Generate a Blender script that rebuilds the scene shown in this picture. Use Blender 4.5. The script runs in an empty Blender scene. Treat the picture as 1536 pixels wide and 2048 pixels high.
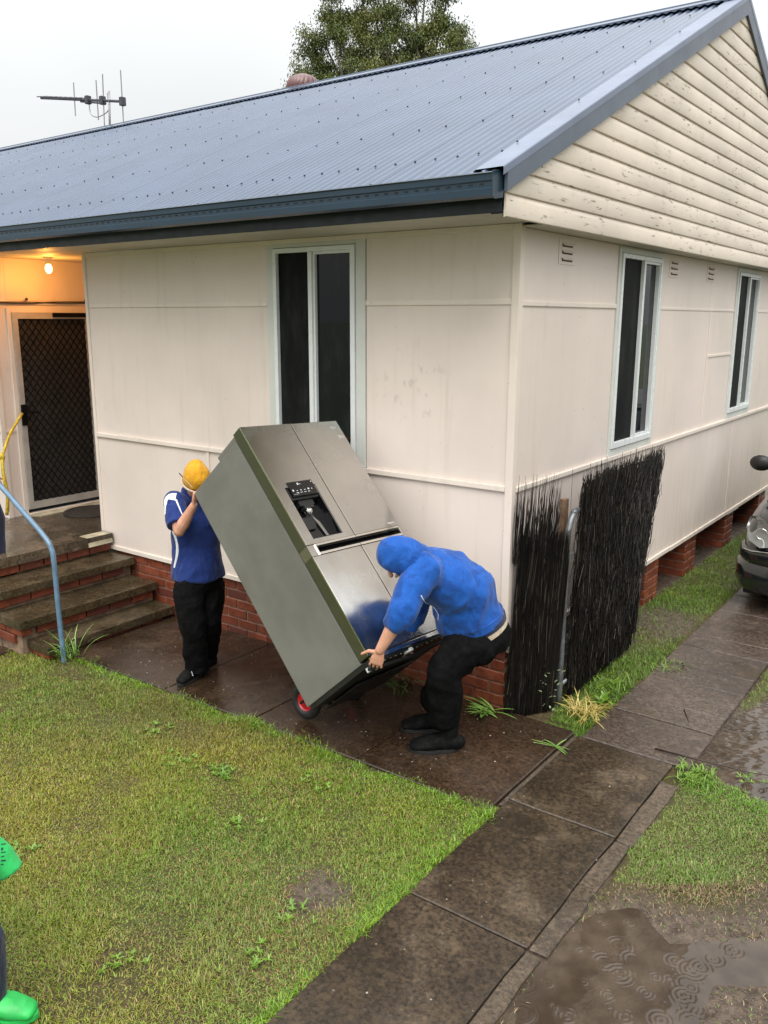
import bpy, bmesh, math, random
import numpy as np
from mathutils import Vector, Matrix, noise
random.seed(7); np.random.seed(7)
sc = bpy.context.scene
COL = sc.collection
# ---------------------------------------------------------------- camera, sky, sun, exposure
cam = bpy.data.cameras.new("camera"); camo = bpy.data.objects.new("camera", cam); COL.objects.link(camo)
R0 = Vector((0.80353, 0.59526, 0.00291)); R1 = Vector((0.13459, -0.17691, -0.97498)); R2 = Vector((-0.57985, 0.78382, -0.22227))
M_ = Matrix((( R0.x, -R1.x, -R2.x), (R0.y, -R1.y, -R2.y), (R0.z, -R1.z, -R2.z))).to_4x4()
camo.matrix_world = Matrix.Translation((2.6155, -4.9560, 2.61)) @ M_
cam.sensor_fit = 'HORIZONTAL'; cam.sensor_width = 36; cam.lens = 36 * 1700 / 1536
cam.clip_end = 2000; cam.clip_start = .05
sc.camera = camo
SUN_EL, SUN_AZ = math.radians(58), math.radians(150)     # azimuth clockwise from +Y
world = bpy.data.worlds.new("World"); sc.world = world; world.use_nodes = True
wn, wl = world.node_tree.nodes, world.node_tree.links
wn.clear()
wo = wn.new('ShaderNodeOutputWorld'); bgA = wn.new('ShaderNodeBackground'); bgB = wn.new('ShaderNodeBackground'); add = wn.new('ShaderNodeAddShader')
sky = wn.new('ShaderNodeTexSky'); sky.sky_type = 'NISHITA'; sky.sun_disc = False; sky.sun_elevation = SUN_EL; sky.sun_rotation = SUN_AZ
sky.air_density = 2; sky.dust_density = 5; sky.ozone_density = 1
hs = wn.new('ShaderNodeHueSaturation'); hs.inputs['Saturation'].default_value = .25
wl.new(sky.outputs[0], hs.inputs['Color']); wl.new(hs.outputs[0], bgA.inputs[0]); bgA.inputs[1].default_value = .05
# overcast cloud layer: a standard overcast luminance, brighter overhead than at the horizon, with faint cloud mottling
tc = wn.new('ShaderNodeTexCoord'); sx = wn.new('ShaderNodeSeparateXYZ'); wl.new(tc.outputs['Generated'], sx.inputs[0])
mx = wn.new('ShaderNodeMath'); mx.operation = 'MAXIMUM'; mx.inputs[1].default_value = 0; wl.new(sx.outputs['Z'], mx.inputs[0])
ma = wn.new('ShaderNodeMath'); ma.operation = 'MULTIPLY_ADD'; ma.inputs[1].default_value = 1.75; ma.inputs[2].default_value = .44; sq = wn.new('ShaderNodeMath'); sq.operation = 'POWER'; sq.inputs[1].default_value = 1.8; wl.new(mx.outputs[0], sq.inputs[0]); wl.new(sq.outputs[0], ma.inputs[0])
nz = wn.new('ShaderNodeTexNoise'); nz.inputs['Scale'].default_value = 1.6; nz.inputs['Detail'].default_value = 3; wl.new(tc.outputs['Generated'], nz.inputs['Vector'])
mr = wn.new('ShaderNodeMapRange'); mr.inputs[1].default_value = .3; mr.inputs[2].default_value = .7; mr.inputs[3].default_value = .88; mr.inputs[4].default_value = 1.10; wl.new(nz.outputs[0], mr.inputs[0])
mm = wn.new('ShaderNodeMath'); mm.operation = 'MULTIPLY'; wl.new(ma.outputs[0], mm.inputs[0]); wl.new(mr.outputs[0], mm.inputs[1])
bgB.inputs[0].default_value = (.97, .99, 1.0, 1); wl.new(mm.outputs[0], bgB.inputs[1])
wl.new(bgA.outputs[0], add.inputs[0]); wl.new(bgB.outputs[0], add.inputs[1]); wl.new(add.outputs[0], wo.inputs[0])
sl = bpy.data.lights.new("sun", 'SUN'); sl.energy = 1.5; sl.angle = math.radians(50); sl.color = (1, .96, .9)
so = bpy.data.objects.new("sun", sl); COL.objects.link(so)
sd = Vector((math.sin(SUN_AZ) * math.cos(SUN_EL), math.cos(SUN_AZ) * math.cos(SUN_EL), math.sin(SUN_EL)))
so.rotation_euler = sd.to_track_quat('Z', 'Y').to_euler(); so.location = sd * 30
sc.view_settings.view_transform = 'Standard'; sc.view_settings.look = 'None'; sc.view_settings.gamma = 1
sc.view_settings.exposure = .38
sc.render.engine = 'CYCLES'
sc.cycles.max_bounces = 8; sc.cycles.diffuse_bounces = 4; sc.cycles.glossy_bounces = 4; sc.cycles.transparent_max_bounces = 12
sc.cycles.use_denoising = True

# ---------------------------------------------------------------- materials
class NT:
    def __init__(s, name):
        s.m = bpy.data.materials.new(name); s.m.use_nodes = True; s.n = s.m.node_tree.nodes; s.l = s.m.node_tree.links
        s.p = s.n['Principled BSDF']; s.pos = None
    def node(s, t, **k):
        o = s.n.new(t)
        for a, b in k.items():
            if a in o.inputs.keys(): s.set(o, a, b)
            else: setattr(o, a, b)
        return o
    def set(s, o, a, b):
        if isinstance(b, bpy.types.NodeSocket): s.l.new(b, o.inputs[a])
        else: o.inputs[a].default_value = b
    def coord(s, scale=(1, 1, 1), kind='pos', rnd=False, rot=(0, 0, 0)):
        if kind == 'pos': v = s.n.new('ShaderNodeNewGeometry').outputs['Position']
        else: v = s.n.new('ShaderNodeTexCoord').outputs['Object']
        if rnd:
            oi = s.n.new('ShaderNodeObjectInfo'); a = s.n.new('ShaderNodeVectorMath'); a.operation = 'MULTIPLY_ADD'
            s.l.new(oi.outputs['Random'], a.inputs[0]); a.inputs[1].default_value = (37, 51, 23); s.l.new(v, a.inputs[2]); v = a.outputs[0]
        mp = s.n.new('ShaderNodeMapping'); mp.inputs['Scale'].default_value = scale; mp.inputs['Rotation'].default_value = rot; s.l.new(v, mp.inputs[0])
        return mp.outputs[0]
    def noise(s, vec, scale=5, detail=4, rough=.55, dist=0):
        o = s.n.new('ShaderNodeTexNoise'); s.l.new(vec, o.inputs['Vector']); o.inputs['Scale'].default_value = scale; o.inputs['Detail'].default_value = detail
        o.inputs['Roughness'].default_value = rough; o.inputs['Distortion'].default_value = dist; return o.outputs[0]
    def voro(s, vec, scale=5, feature='F1', out='Distance'):
        o = s.n.new('ShaderNodeTexVoronoi'); o.feature = feature; s.l.new(vec, o.inputs['Vector']); o.inputs['Scale'].default_value = scale; return o.outputs[out]
    def ramp(s, f, lo, hi, a=0., b=1.):
        o = s.n.new('ShaderNodeMapRange'); o.interpolation_type = 'SMOOTHSTEP'; s.l.new(f, o.inputs[0])
        o.inputs[1].default_value = lo; o.inputs[2].default_value = hi; o.inputs[3].default_value = a; o.inputs[4].default_value = b; return o.outputs[0]
    def mix(s, f, a, b, mode='MIX'):
        o = s.n.new('ShaderNodeMix'); o.data_type = 'RGBA'; o.blend_type = mode
        for i, v in ((0, f), (6, a), (7, b)):
            if isinstance(v, bpy.types.NodeSocket): s.l.new(v, o.inputs[i])
            elif i == 0: o.inputs[0].default_value = v
            else: o.inputs[i].default_value = (*v, 1) if len(v) == 3 else v
        return o.outputs[2]
    def math(s, op, a, b=0):
        o = s.n.new('ShaderNodeMath'); o.operation = op
        for i, v in ((0, a), (1, b)):
            if isinstance(v, bpy.types.NodeSocket): s.l.new(v, o.inputs[i])
            else: o.inputs[i].default_value = v
        return o.outputs[0]
    def bump(s, h, strength=.3, dist=.01, prev=None):
        o = s.n.new('ShaderNodeBump'); s.l.new(h, o.inputs['Height']); o.inputs['Strength'].default_value = strength; o.inputs['Distance'].default_value = dist
        if prev: s.l.new(prev, o.inputs['Normal'])
        return o.outputs[0]
    def attr(s, name, kind='GEOMETRY', out='Color'):
        o = s.n.new('ShaderNodeAttribute'); o.attribute_name = name; o.attribute_type = kind; return o.outputs[out]
    def rand(s): return s.n.new('ShaderNodeObjectInfo').outputs['Random']
    def done(s, base=None, rough=.6, metal=0., normal=None, spec=.5, coat=0., coatr=.1, **k):
        p = s.p
        for a, b in (('Base Color', base), ('Roughness', rough), ('Metallic', metal), ('Normal', normal), ('Specular IOR Level', spec), ('Coat Weight', coat), ('Coat Roughness', coatr)):
            if b is None: continue
            if isinstance(b, tuple) and len(b) == 3: b = (*b, 1)
            s.set(p, a, b)
        for a, b in k.items(): s.set(p, a, b)
        return s.m

def flat(name, c, rough=.5, metal=0, var=.15, vs=6, bs=0, bscale=40, coat=0, spec=.5, kind='obj', bdist=.004, coatr=.1):
    t = NT(name); v = t.coord(kind=kind, rnd=(kind == 'obj'))
    n = t.noise(v, vs, 5)
    col = t.mix(t.ramp(n, .3, .7), tuple(x * (1 - var) for x in c), tuple(min(1, x * (1 + var)) for x in c))
    r = t.ramp(t.noise(v, vs * 2.3, 3), .3, .7, max(.02, rough * .8), min(1, rough * 1.2))
    nm = t.bump(t.noise(v, bscale, 3), bs, bdist) if bs else None
    return t.done(col, r, metal, nm, spec, coat, coatr)

MT = {}
def wall_mat(name='painted_sheet', base=(.735, .64, .572)):
    t = NT(name); p = t.coord()
    big = t.noise(p, .8, 5, .6)
    c = t.mix(t.ramp(big, .3, .7), tuple(x * .93 for x in base), tuple(x * 1.05 for x in base))
    ps = t.coord(scale=(9, 9, .7)); st = t.noise(ps, 1.2, 5, .65)
    c = t.mix(t.ramp(st, .52, .8, 0, .28), c, (.42, .37, .24))
    # algae and splash grime that grows on the low boards
    sep = t.n.new('ShaderNodeSeparateXYZ'); t.l.new(t.n.new('ShaderNodeNewGeometry').outputs['Position'], sep.inputs[0])
    low = t.ramp(sep.outputs['Z'], .35, 1.55, 1, 0); side = t.ramp(sep.outputs['Y'], 1.4, 4.5)
    g = t.math('MULTIPLY', t.math('MULTIPLY', low, side), t.ramp(t.noise(ps, 2.1, 4), .35, .65))
    c = t.mix(t.math('MULTIPLY', g, .32), c, (.42, .36, .22))
    sp = t.noise(p, 28, 2); c = t.mix(t.ramp(sp, .735, .76, 0, .6), c, (.16, .13, .1))
    hi = t.noise(t.coord(scale=(2, 2, 1)), 3.1, 6, .7); c = t.mix(t.ramp(hi, .6, .75, 0, .12), c, (.3, .26, .2))
    dv = t.n.new('ShaderNodeVectorMath'); dv.operation = 'DISTANCE'; t.l.new(t.n.new('ShaderNodeNewGeometry').outputs['Position'], dv.inputs[0]); dv.inputs[1].default_value = (-.80, 0, 2.12)
    sm = t.math('MULTIPLY', t.ramp(dv.outputs['Value'], .12, .42, 1, 0), t.ramp(t.noise(t.coord(scale=(1, 1, .6)), 15, 3, .5), .56, .66, 0, .3)); c = t.mix(sm, c, (.33, .30, .27))
    sc_ = t.ramp(t.noise(t.coord(scale=(4, 4, 18)), 3.3, 3, .5), .735, .75, 0, .55); c = t.mix(sc_, c, (.25, .21, .17))
    nm = t.bump(t.noise(p, 3, 3), .12, .02); nm = t.bump(t.noise(p, 160, 2), .08, .001, nm)
    return t.done(c, t.ramp(big, .3, .7, .38, .5), 0, nm, .45)
MT['wall'] = wall_mat()
MT['trim'] = wall_mat('painted_trim', (.76, .67, .59))
MT['soffit'] = flat('soffit_paint', (.50, .48, .40), .6, var=.08, vs=2)
MT['surround'] = flat('sage_white_paint', (.61, .62, .575), .45, var=.05, vs=3)
MT['alu'] = flat('powder_coated_aluminium', (.72, .75, .74), .3, var=.015)
MT['alu_grey'] = flat('weathered_aluminium', (.50, .49, .46), .35, .3, var=.12)
def weather():
    t = NT('peeling_board_paint'); p = t.coord(rnd=True)
    base = (.69, .605, .505)
    c = t.mix(t.ramp(t.noise(p, .9, 5), .3, .7), tuple(x * .86 for x in base), tuple(x * 1.06 for x in base))
    c = t.mix(t.ramp(t.noise(p, 4, 5, .7), .56, .74, 0, .35), c, (.42, .31, .17))
    ps = t.coord(scale=(3, 1.3, 9), rnd=True)
    f1 = t.noise(ps, 5.5, 8, .72); reg = t.ramp(t.noise(p, 1.7, 3), .42, .56)
    pe = t.math('MULTIPLY', t.ramp(f1, .59, .615), reg)
    pf = t.ramp(t.noise(t.coord(scale=(3, .35, 16), rnd=True), 7, 7, .75), .655, .675)
    pe = t.math('MAXIMUM', pe, t.math('MULTIPLY', pf, .8))
    c = t.mix(pe, c, t.mix(t.ramp(t.noise(p, 30, 3), .4, .6), (.15, .115, .08), (.33, .27, .19)))
    nm = t.bump(t.math('SUBTRACT', 1, pe), .5, .002); nm = t.bump(t.noise(ps, 14, 5), .15, .002, nm)
    return t.done(c, .55, 0, nm, .35)
MT['weather'] = weather()
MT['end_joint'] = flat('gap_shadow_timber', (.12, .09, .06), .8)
def steel(name, base, rough=.28, spec=.5, coat=.35):
    t = NT(name); p = t.coord()
    c = t.mix(t.ramp(t.noise(p, 1.3, 5), .3, .7), tuple(x * .88 for x in base), tuple(x * 1.08 for x in base))
    c = t.mix(t.ramp(t.noise(t.coord(scale=(1, .3, 1)), 9, 5), .55, .8, 0, .10), c, tuple(x * .7 + .05 for x in base))
    nm = None
    return t.done(c, t.ramp(t.noise(p, 6, 4), .3, .7, rough * .9, rough * 1.12), 0, nm, spec, coat, .2)
MT['roof'] = steel('blue_grey_roof_steel', (.058, .084, .138), .24, coat=.1)
MT['flash'] = steel('pale_blue_flashing', (.14, .17, .245), .38, coat=.1)
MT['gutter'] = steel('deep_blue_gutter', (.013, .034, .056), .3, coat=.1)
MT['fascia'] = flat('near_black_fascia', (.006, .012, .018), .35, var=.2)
MT['dark'] = flat('dark_void', (.006, .006, .006), .8)
MT['screw'] = flat('dark_screw', (.03, .035, .05), .4, .3)
def brick(name, a, b, c3):
    t = NT(name); p = t.coord(rnd=True)
    c = t.mix(t.ramp(t.rand(), .1, .9), a, b)
    c = t.mix(t.ramp(t.rand(), .86, .9), c, c3)
    c = t.mix(t.ramp(t.noise(p, 14, 6, .7), .3, .75), tuple(x * .6 for x in a), c)
    c = t.mix(t.ramp(t.noise(t.coord(), 2.2, 4), .55, .75, 0, .5), c, (.06, .035, .022))
    c = t.mix(t.ramp(t.noise(p, 60, 3), .66, .72, 0, .5), c, (.30, .22, .16))
    nm = t.bump(t.noise(p, 55, 5), .5, .004)
    return t.done(c, t.ramp(t.noise(p, 8, 3), .3, .7, .3, .6), 0, nm, .45)
MT['brick'] = brick('red_brick', (.21, .052, .026), (.33, .088, .042), (.10, .035, .03))
MT['mortar'] = flat('sandy_mortar', (.22, .15, .10), .85, var=.35, vs=12, bs=.6, bscale=90)
def concrete(name, base, wet=.5, dark=(.02, .016, .012), speck=.6, light=(.22, .19, .15), wl_=.35, wh=.65, lsc=.9):
    t = NT(name); p = t.coord()
    big = t.noise(p, lsc, 6, .62)
    c = t.mix(t.ramp(big, .35, .65), tuple(x * .6 for x in base), tuple(x * 1.35 for x in base))
    fine = t.noise(p, 42, 7, .85); c = t.mix(t.ramp(fine, .38, .58), tuple(x * .22 for x in base), c); c = t.mix(t.ramp(fine, .57, .68, 0, .75), c, tuple(min(1, x * 2.6) for x in base)); c = t.mix(t.ramp(t.noise(p, 13, 5, .7), .52, .68, 0, .45), c, tuple(x * 1.9 for x in base))
    c = t.mix(t.ramp(t.noise(p, 2.6, 5, .7), .56, .72, 0, .5), c, (.085, .055, .022))
    pit = t.voro(p, 130); c = t.mix(t.ramp(pit, .05, .25, .55, 0), c, dark)
    v2 = t.n.new('ShaderNodeTexVoronoi'); t.l.new(p, v2.inputs['Vector']); v2.inputs['Scale'].default_value = 60
    sel = t.ramp(t.math('FRACT', t.math('MULTIPLY', t.n.new('ShaderNodeMath').outputs[0] if False else v2.outputs['Color'], 1.0)), .90, .93)
    gr = t.math('MULTIPLY', t.ramp(v2.outputs['Distance'], .16, .36, 1, 0), sel)
    c = t.mix(t.math('MULTIPLY', gr, speck), c, light)
    wetm = t.ramp(t.noise(p, 1.7, 4, .6), wl_, wh)
    r = t.mix(wetm, (.50, .50, .50), (.10, .10, .10))
    c = t.mix(t.math('MULTIPLY', wetm, wet), c, t.mix(.58, c, dark))
    nm = t.bump(fine, .40, .004); nm = t.bump(t.noise(p, 7, 4), .2, .01, nm)
    return t.done(c, r, 0, nm, .5)
MT['landing'] = concrete('soaked_brown_concrete', (.062, .037, .021), .75, (.012, .008, .006), .5, wl_=.33, wh=.58)
MT['path'] = concrete('exposed_aggregate_concrete', (.092, .064, .038), .95, (.012, .009, .006), 1., lsc=1.3, light=(.36, .31, .25), wl_=.36, wh=.54)
MT['edging'] = concrete('pale_path_edging', (.095, .068, .044), .6, (.02, .016, .012), .5, wl_=.4, wh=.8)
MT['sidepath'] = concrete('wet_grey_brown_concrete', (.105, .075, .056), .55, (.03, .024, .02), .5, wl_=.3, wh=.7)
MT['step'] = concrete('mossy_wet_step', (.085, .062, .034), .7, (.014, .012, .007), .3, wl_=.4, wh=.6)
MT['porchslab'] = concrete('smoothed_porch_concrete', (.12, .088, .058), .85, (.03, .024, .015), .1, lsc=1.1, wl_=.42, wh=.52)
MT['patch'] = flat('cream_cement_patch', (.38, .34, .24), .6, var=.3, vs=9, bs=.3)
MT['black_cloth'] = flat('black_trouser_cloth', (.0055, .0055, .006), .9, var=.3, vs=12, bs=.5, bscale=14, bdist=.03, spec=.08)
def cloth(name, a, b, wetc=None, bs=.35):
    t = NT(name); p = t.coord(kind='obj')
    c = t.mix(t.ramp(t.noise(p, 6, 5), .3, .7), a, b)
    if wetc: c = t.mix(t.ramp(t.noise(p, 7, 6, .72, .6), .47, .57, 0, .8), c, wetc)
    nm = t.bump(t.noise(t.coord(scale=(1, 1, .55), kind='obj', rot=(.5, .3, 0)), 10, 4, .6, 1.5), bs * 1.7, .03); nm = t.bump(t.noise(p, 260, 2), .12, .001, nm)
    return t.done(c, .75, 0, nm, .25, **{'Sheen Weight': .15})
MT['polo'] = cloth('royal_blue_polo', (.006, .022, .125), (.009, .030, .165))
MT['hood'] = cloth('bright_blue_damp_fleece', (.006, .076, .34), (.008, .092, .40), (.004, .050, .24), bs=.2)
MT['white_cloth'] = cloth('white_cloth_trim', (.68, .70, .72), (.75, .77, .79), bs=.1)
MT['beanie'] = cloth('mustard_beanie_knit', (.56, .26, .010), (.68, .34, .016), bs=.5)
MT['cream_cloth'] = cloth('beige_waistband', (.46, .37, .26), (.55, .46, .34))
MT['navy'] = cloth('navy_denim', (.010, .014, .035), (.018, .024, .06))
MT['green_cloth'] = cloth('bright_green_cloth', (.02, .38, .085), (.03, .46, .11), bs=.15)
MT['green_foam'] = flat('bright_green_foam_shoe', (.02, .40, .075), .5, var=.2, vs=8, bs=.2)
def skin():
    t = NT('skin'); p = t.coord(kind='obj')
    c = t.mix(t.ramp(t.noise(p, 12, 5), .3, .7), (.52, .25, .16), (.62, .34, .235))
    c = t.mix(t.ramp(t.noise(p, 45, 3), .6, .75, 0, .3), c, (.42, .15, .10))
    nm = t.bump(t.noise(p, 180, 4), .15, .002)
    return t.done(c, .5, 0, nm, .4, **{'Subsurface Weight': .08, 'Subsurface Scale': .02})
MT['skin'] = skin()
MT['shoe'] = flat('black_leather', (.006, .006, .006), .8, var=.4, vs=20, bs=.8, bscale=40, spec=.12)
MT['rubber'] = flat('black_rubber', (.014, .014, .014), .6, var=.2, bs=.2, bscale=80)
MT['lips'] = flat('lip_skin', (.40, .12, .09), .5)
MT['eye'] = flat('eye_dark', (.03, .02, .015), .2)
MT['hair'] = flat('brown_hair', (.05, .03, .018), .7, bs=.6, bscale=90)

MT['vent_shade'] = flat('vent_shadow_board', (.12, .09, .07), .8)
MT['grille'] = flat('black_powder_coat', (.004, .004, .004), .75, spec=.12)
MT['scr2'] = None
MT['innerdoor'] = flat('brown_grey_inner_door', (.26, .24, .21), .5, var=.2, vs=2)
MT['innertrim'] = flat('inner_door_mould', (.24, .22, .19), .5)
MT['cable'] = flat('dusty_black_cable', (.03, .022, .015), .7)
MT['barge'] = steel('slate_blue_barge', (.095, .115, .150), .45, coat=.1)
t = NT('glowing_bulb'); MT['bulb'] = t.done((1, .8, .5), .5, **{'Emission Color': (1, .55, .18, 1), 'Emission Strength': 7.0})
t = NT('fine_insect_screen'); MT['scr2'] = t.done((.03, .027, .024), .6, Alpha=.38)
# ---------------------------------------------------------------- mesh helpers
class MB:
    def __init__(s): s.v = []; s.f = []
    def add(s, vs, fs):
        b = len(s.v); s.v += [tuple(x) for x in vs]; s.f += [tuple(i + b for i in f) for f in fs]; return s
    def box(s, lo, hi):
        x0, y0, z0 = lo; x1, y1, z1 = hi
        return s.add([(x0, y0, z0), (x1, y0, z0), (x1, y1, z0), (x0, y1, z0), (x0, y0, z1), (x1, y0, z1), (x1, y1, z1), (x0, y1, z1)],
                     [(0, 3, 2, 1), (4, 5, 6, 7), (0, 1, 5, 4), (1, 2, 6, 5), (2, 3, 7, 6), (3, 0, 4, 7)])
    def prism(s, poly, ext):
        n = len(poly); P = [Vector(p) for p in poly]; e = Vector(ext)
        nn = Vector((0, 0, 0))
        for i in range(n): nn += P[i].cross(P[(i + 1) % n])
        if nn.dot(e) > 0: P = P[::-1]
        return s.add(P + [p + e for p in P], [tuple(range(n)), tuple(range(2 * n - 1, n - 1, -1))] + [(i, i + n, (i + 1) % n + n, (i + 1) % n) for i in range(n)])
    def tube(s, pts, r, n=10, side=None, cap='flat', closed=False):
        """pts: centre line; r: radius, or list of radius or (a, b) with a along the side axis"""
        P = [Vector(p) for p in pts]; m = len(P)
        rr = r if isinstance(r, (list, tuple)) and len(r) == m else [r] * m
        rr = [(q, q) if not isinstance(q, (tuple, list)) else tuple(q) for q in rr]
        if cap == 'round':
            def ext(p, q, ab):
                d = (p - q).normalized(); o = []
                for k in (1, 2, 3):
                    a = k * math.pi / 6.4; o.append((p + d * min(ab) * math.sin(a), (ab[0] * math.cos(a), ab[1] * math.cos(a))))
                return o
            h = ext(P[0], P[1], rr[0])[::-1]; t = ext(P[-1], P[-2], rr[-1])
            P = [a for a, b in h] + P + [a for a, b in t]; rr = [b for a, b in h] + rr + [b for a, b in t]; m = len(P)
        T = []
        for i in range(m):
            d = (P[(i + 1) % m] - P[i - 1]) if closed else (P[min(i + 1, m - 1)] - P[max(i - 1, 0)])
            T.append(d.normalized() if d.length > 1e-9 else Vector((0, 0, 1)))
        if side is None: sd_ = Vector((0, 0, 1)) if abs(T[0].z) < .9 else Vector((1, 0, 0))
        else: sd_ = Vector(side)
        vs = []
        for i in range(m):
            a = (sd_ - T[i] * sd_.dot(T[i]))
            a = a.normalized() if a.length > 1e-6 else T[i].orthogonal().normalized()
            if side is None: sd_ = a
            b = T[i].cross(a)
            for k in range(n):
                th = 2 * math.pi * k / n; vs.append(P[i] + a * rr[i][0] * math.cos(th) + b * rr[i][1] * math.sin(th))
        fs = []
        for i in range(m if closed else m - 1):
            for k in range(n):
                j = (i + 1) % m; fs.append((i * n + k, i * n + (k + 1) % n, j * n + (k + 1) % n, j * n + k))
        if not closed: fs += [tuple(range(n))[::-1], tuple(range((m - 1) * n, m * n))]
        return s.add(vs, fs)
    def ball(s, c, r, nu=14, nv=10, rot=None):
        if not isinstance(r, (tuple, list)): r = (r, r, r)
        c = Vector(c); vs = []
        for j in range(1, nv):
            ph = math.pi * j / nv
            for i in range(nu):
                th = 2 * math.pi * i / nu; q = Vector((r[0] * math.sin(ph) * math.cos(th), r[1] * math.sin(ph) * math.sin(th), r[2] * math.cos(ph)))
                vs.append(c + (rot @ q if rot else q))
        q0 = Vector((0, 0, r[2])); t = c + (rot @ q0 if rot else q0); b = c - (rot @ q0 if rot else q0)
        vs += [t, b]; T_, B_ = len(vs) - 2, len(vs) - 1; fs = []
        for j in range(nv - 2):
            for i in range(nu): fs.append((j * nu + i, (j + 1) * nu + i, (j + 1) * nu + (i + 1) % nu, j * nu + (i + 1) % nu))
        for i in range(nu): fs.append((T_, i, (i + 1) % nu)); fs.append((B_, (nv - 2) * nu + (i + 1) % nu, (nv - 2) * nu + i))
        return s.add(vs, fs)
    def lathe(s, prof, c, axis=(0, 0, 1), n=24):
        ax = Vector(axis).normalized(); a = ax.orthogonal().normalized(); b = ax.cross(a); c = Vector(c); vs = []
        for r, h in prof:
            for k in range(n):
                th = 2 * math.pi * k / n; vs.append(c + ax * h + (a * math.cos(th) + b * math.sin(th)) * r)
        m = len(prof); fs = [(i * n + k, i * n + (k + 1) % n, (i + 1) * n + (k + 1) % n, (i + 1) * n + k) for i in range(m - 1) for k in range(n)]
        return s.add(vs, fs + [tuple(range(n))[::-1], tuple(range((m - 1) * n, m * n))])
    def torus(s, c, axis, R, r, n=32, k=10):
        ax = Vector(axis).normalized(); a = ax.orthogonal().normalized(); b = ax.cross(a); c = Vector(c)
        return s.tube([c + (a * math.cos(t) + b * math.sin(t)) * R for t in [2 * math.pi * i / n for i in range(n)]], r, k, side=ax, closed=True)
    def mesh(s, name):
        me = bpy.data.meshes.new(name); me.from_pydata(s.v, [], s.f); me.update(); return me
    def build(s, name, mat, parent=None, smooth=False, bevel=0, local=False, segs=2):
        v = s.v
        if parent is not None and not local:
            inv = MW[parent.name].inverted(); s.v = [tuple(inv @ Vector(p)) for p in v]
        me = s.mesh(name)
        if bevel:
            bm = bmesh.new(); bm.from_mesh(me)
            ed = [e for e in bm.edges if len(e.link_faces) == 2 and e.calc_face_angle(0) > .6]
            bmesh.ops.bevel(bm, geom=ed, offset=bevel, segments=segs, profile=.7, affect='EDGES', clamp_overlap=True)
            bm.to_mesh(me); bm.free()
        return put(name, me, mat, parent, smooth)
MW = {}
def put(name, me, mat=None, parent=None, smooth=False, loc=None):
    o = bpy.data.objects.new(name, me); COL.objects.link(o)
    if mat and not me.materials: me.materials.append(mat if not isinstance(mat, str) else MT[mat])
    if smooth:
        me.polygons.foreach_set('use_smooth', [True] * len(me.polygons))
        if smooth == 'auto':
            me.set_sharp_from_angle(angle=math.radians(38))
    mw = Matrix.Identity(4)
    if parent is not None: o.parent = parent; mw = MW[parent.name]
    if loc is not None: o.location = loc; mw = mw @ Matrix.Translation(loc)
    MW[o.name] = mw
    return o
def empty(name, loc=(0, 0, 0), rot=None):
    o = bpy.data.objects.new(name, None); COL.objects.link(o); o.empty_display_size = .1
    m = Matrix.Translation(loc) @ (rot.to_4x4() if rot else Matrix.Identity(4)); o.matrix_world = m; MW[o.name] = m
    return o
def tag(o, label=None, cat=None, group=None, kind=None):
    if label: o['label'] = label
    if cat: o['category'] = cat
    if group: o['group'] = group
    if kind: o['kind'] = kind
    return o
def wpos(parent, p): return MW[parent.name].inverted() @ Vector(p)
def cat_rom(pts, k=6):
    P = [Vector(p) for p in pts]; P = [P[0] * 2 - P[1]] + P + [P[-1] * 2 - P[-2]]; out = []
    for i in range(1, len(P) - 2):
        for j in range(k):
            t = j / k; a, b, c, d = P[i - 1:i + 3]
            out.append(.5 * ((2 * b) + (c - a) * t + (2 * a - 5 * b + 4 * c - d) * t * t + (3 * b - a - 3 * c + d) * t ** 3))
    return out + [P[-2]]
def gz(x, y): return -.09 + .018 * min(0, x + .5)
BR = MB().box((-.115, -.05, -.038), (.115, .05, .038)); brick_me = None
def bevelled(mb, name, off):
    me = mb.mesh(name); bm = bmesh.new(); bm.from_mesh(me)
    bmesh.ops.bevel(bm, geom=list(bm.edges), offset=off, segments=1, affect='EDGES'); bm.to_mesh(me); bm.free(); return me
brick_me = bevelled(BR, 'brick', .005); brick_me.materials.append(MT['brick'])
half_me = bevelled(MB().box((-.055, -.05, -.038), (.055, .05, .038)), 'brick', .005); half_me.materials.append(MT['brick'])
def put_brick(parent, p, rz=0, half=False, name='brick', sx=1):
    o = bpy.data.objects.new(name, half_me if half else brick_me); COL.objects.link(o); o.parent = parent
    o.location = wpos(parent, p); o.rotation_euler = (random.uniform(-.01, .01), random.uniform(-.012, .012), rz + random.uniform(-.01, .01))
    o.scale = (sx, 1, 1); MW[o.name] = MW[parent.name]; return o

# ================================================================ THE HOUSE
house = tag(empty('house', (0, 0, 0)), 'cream fibro cottage with blue corrugated roof and weatherboard gable', 'house')
SZ = 3.19        # soffit height
def sheet(lo, hi, mat='wall', name='wall_sheet'): return MB().box(lo, hi).build(name, mat, house, bevel=.002, segs=1)
g = .0025
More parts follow.
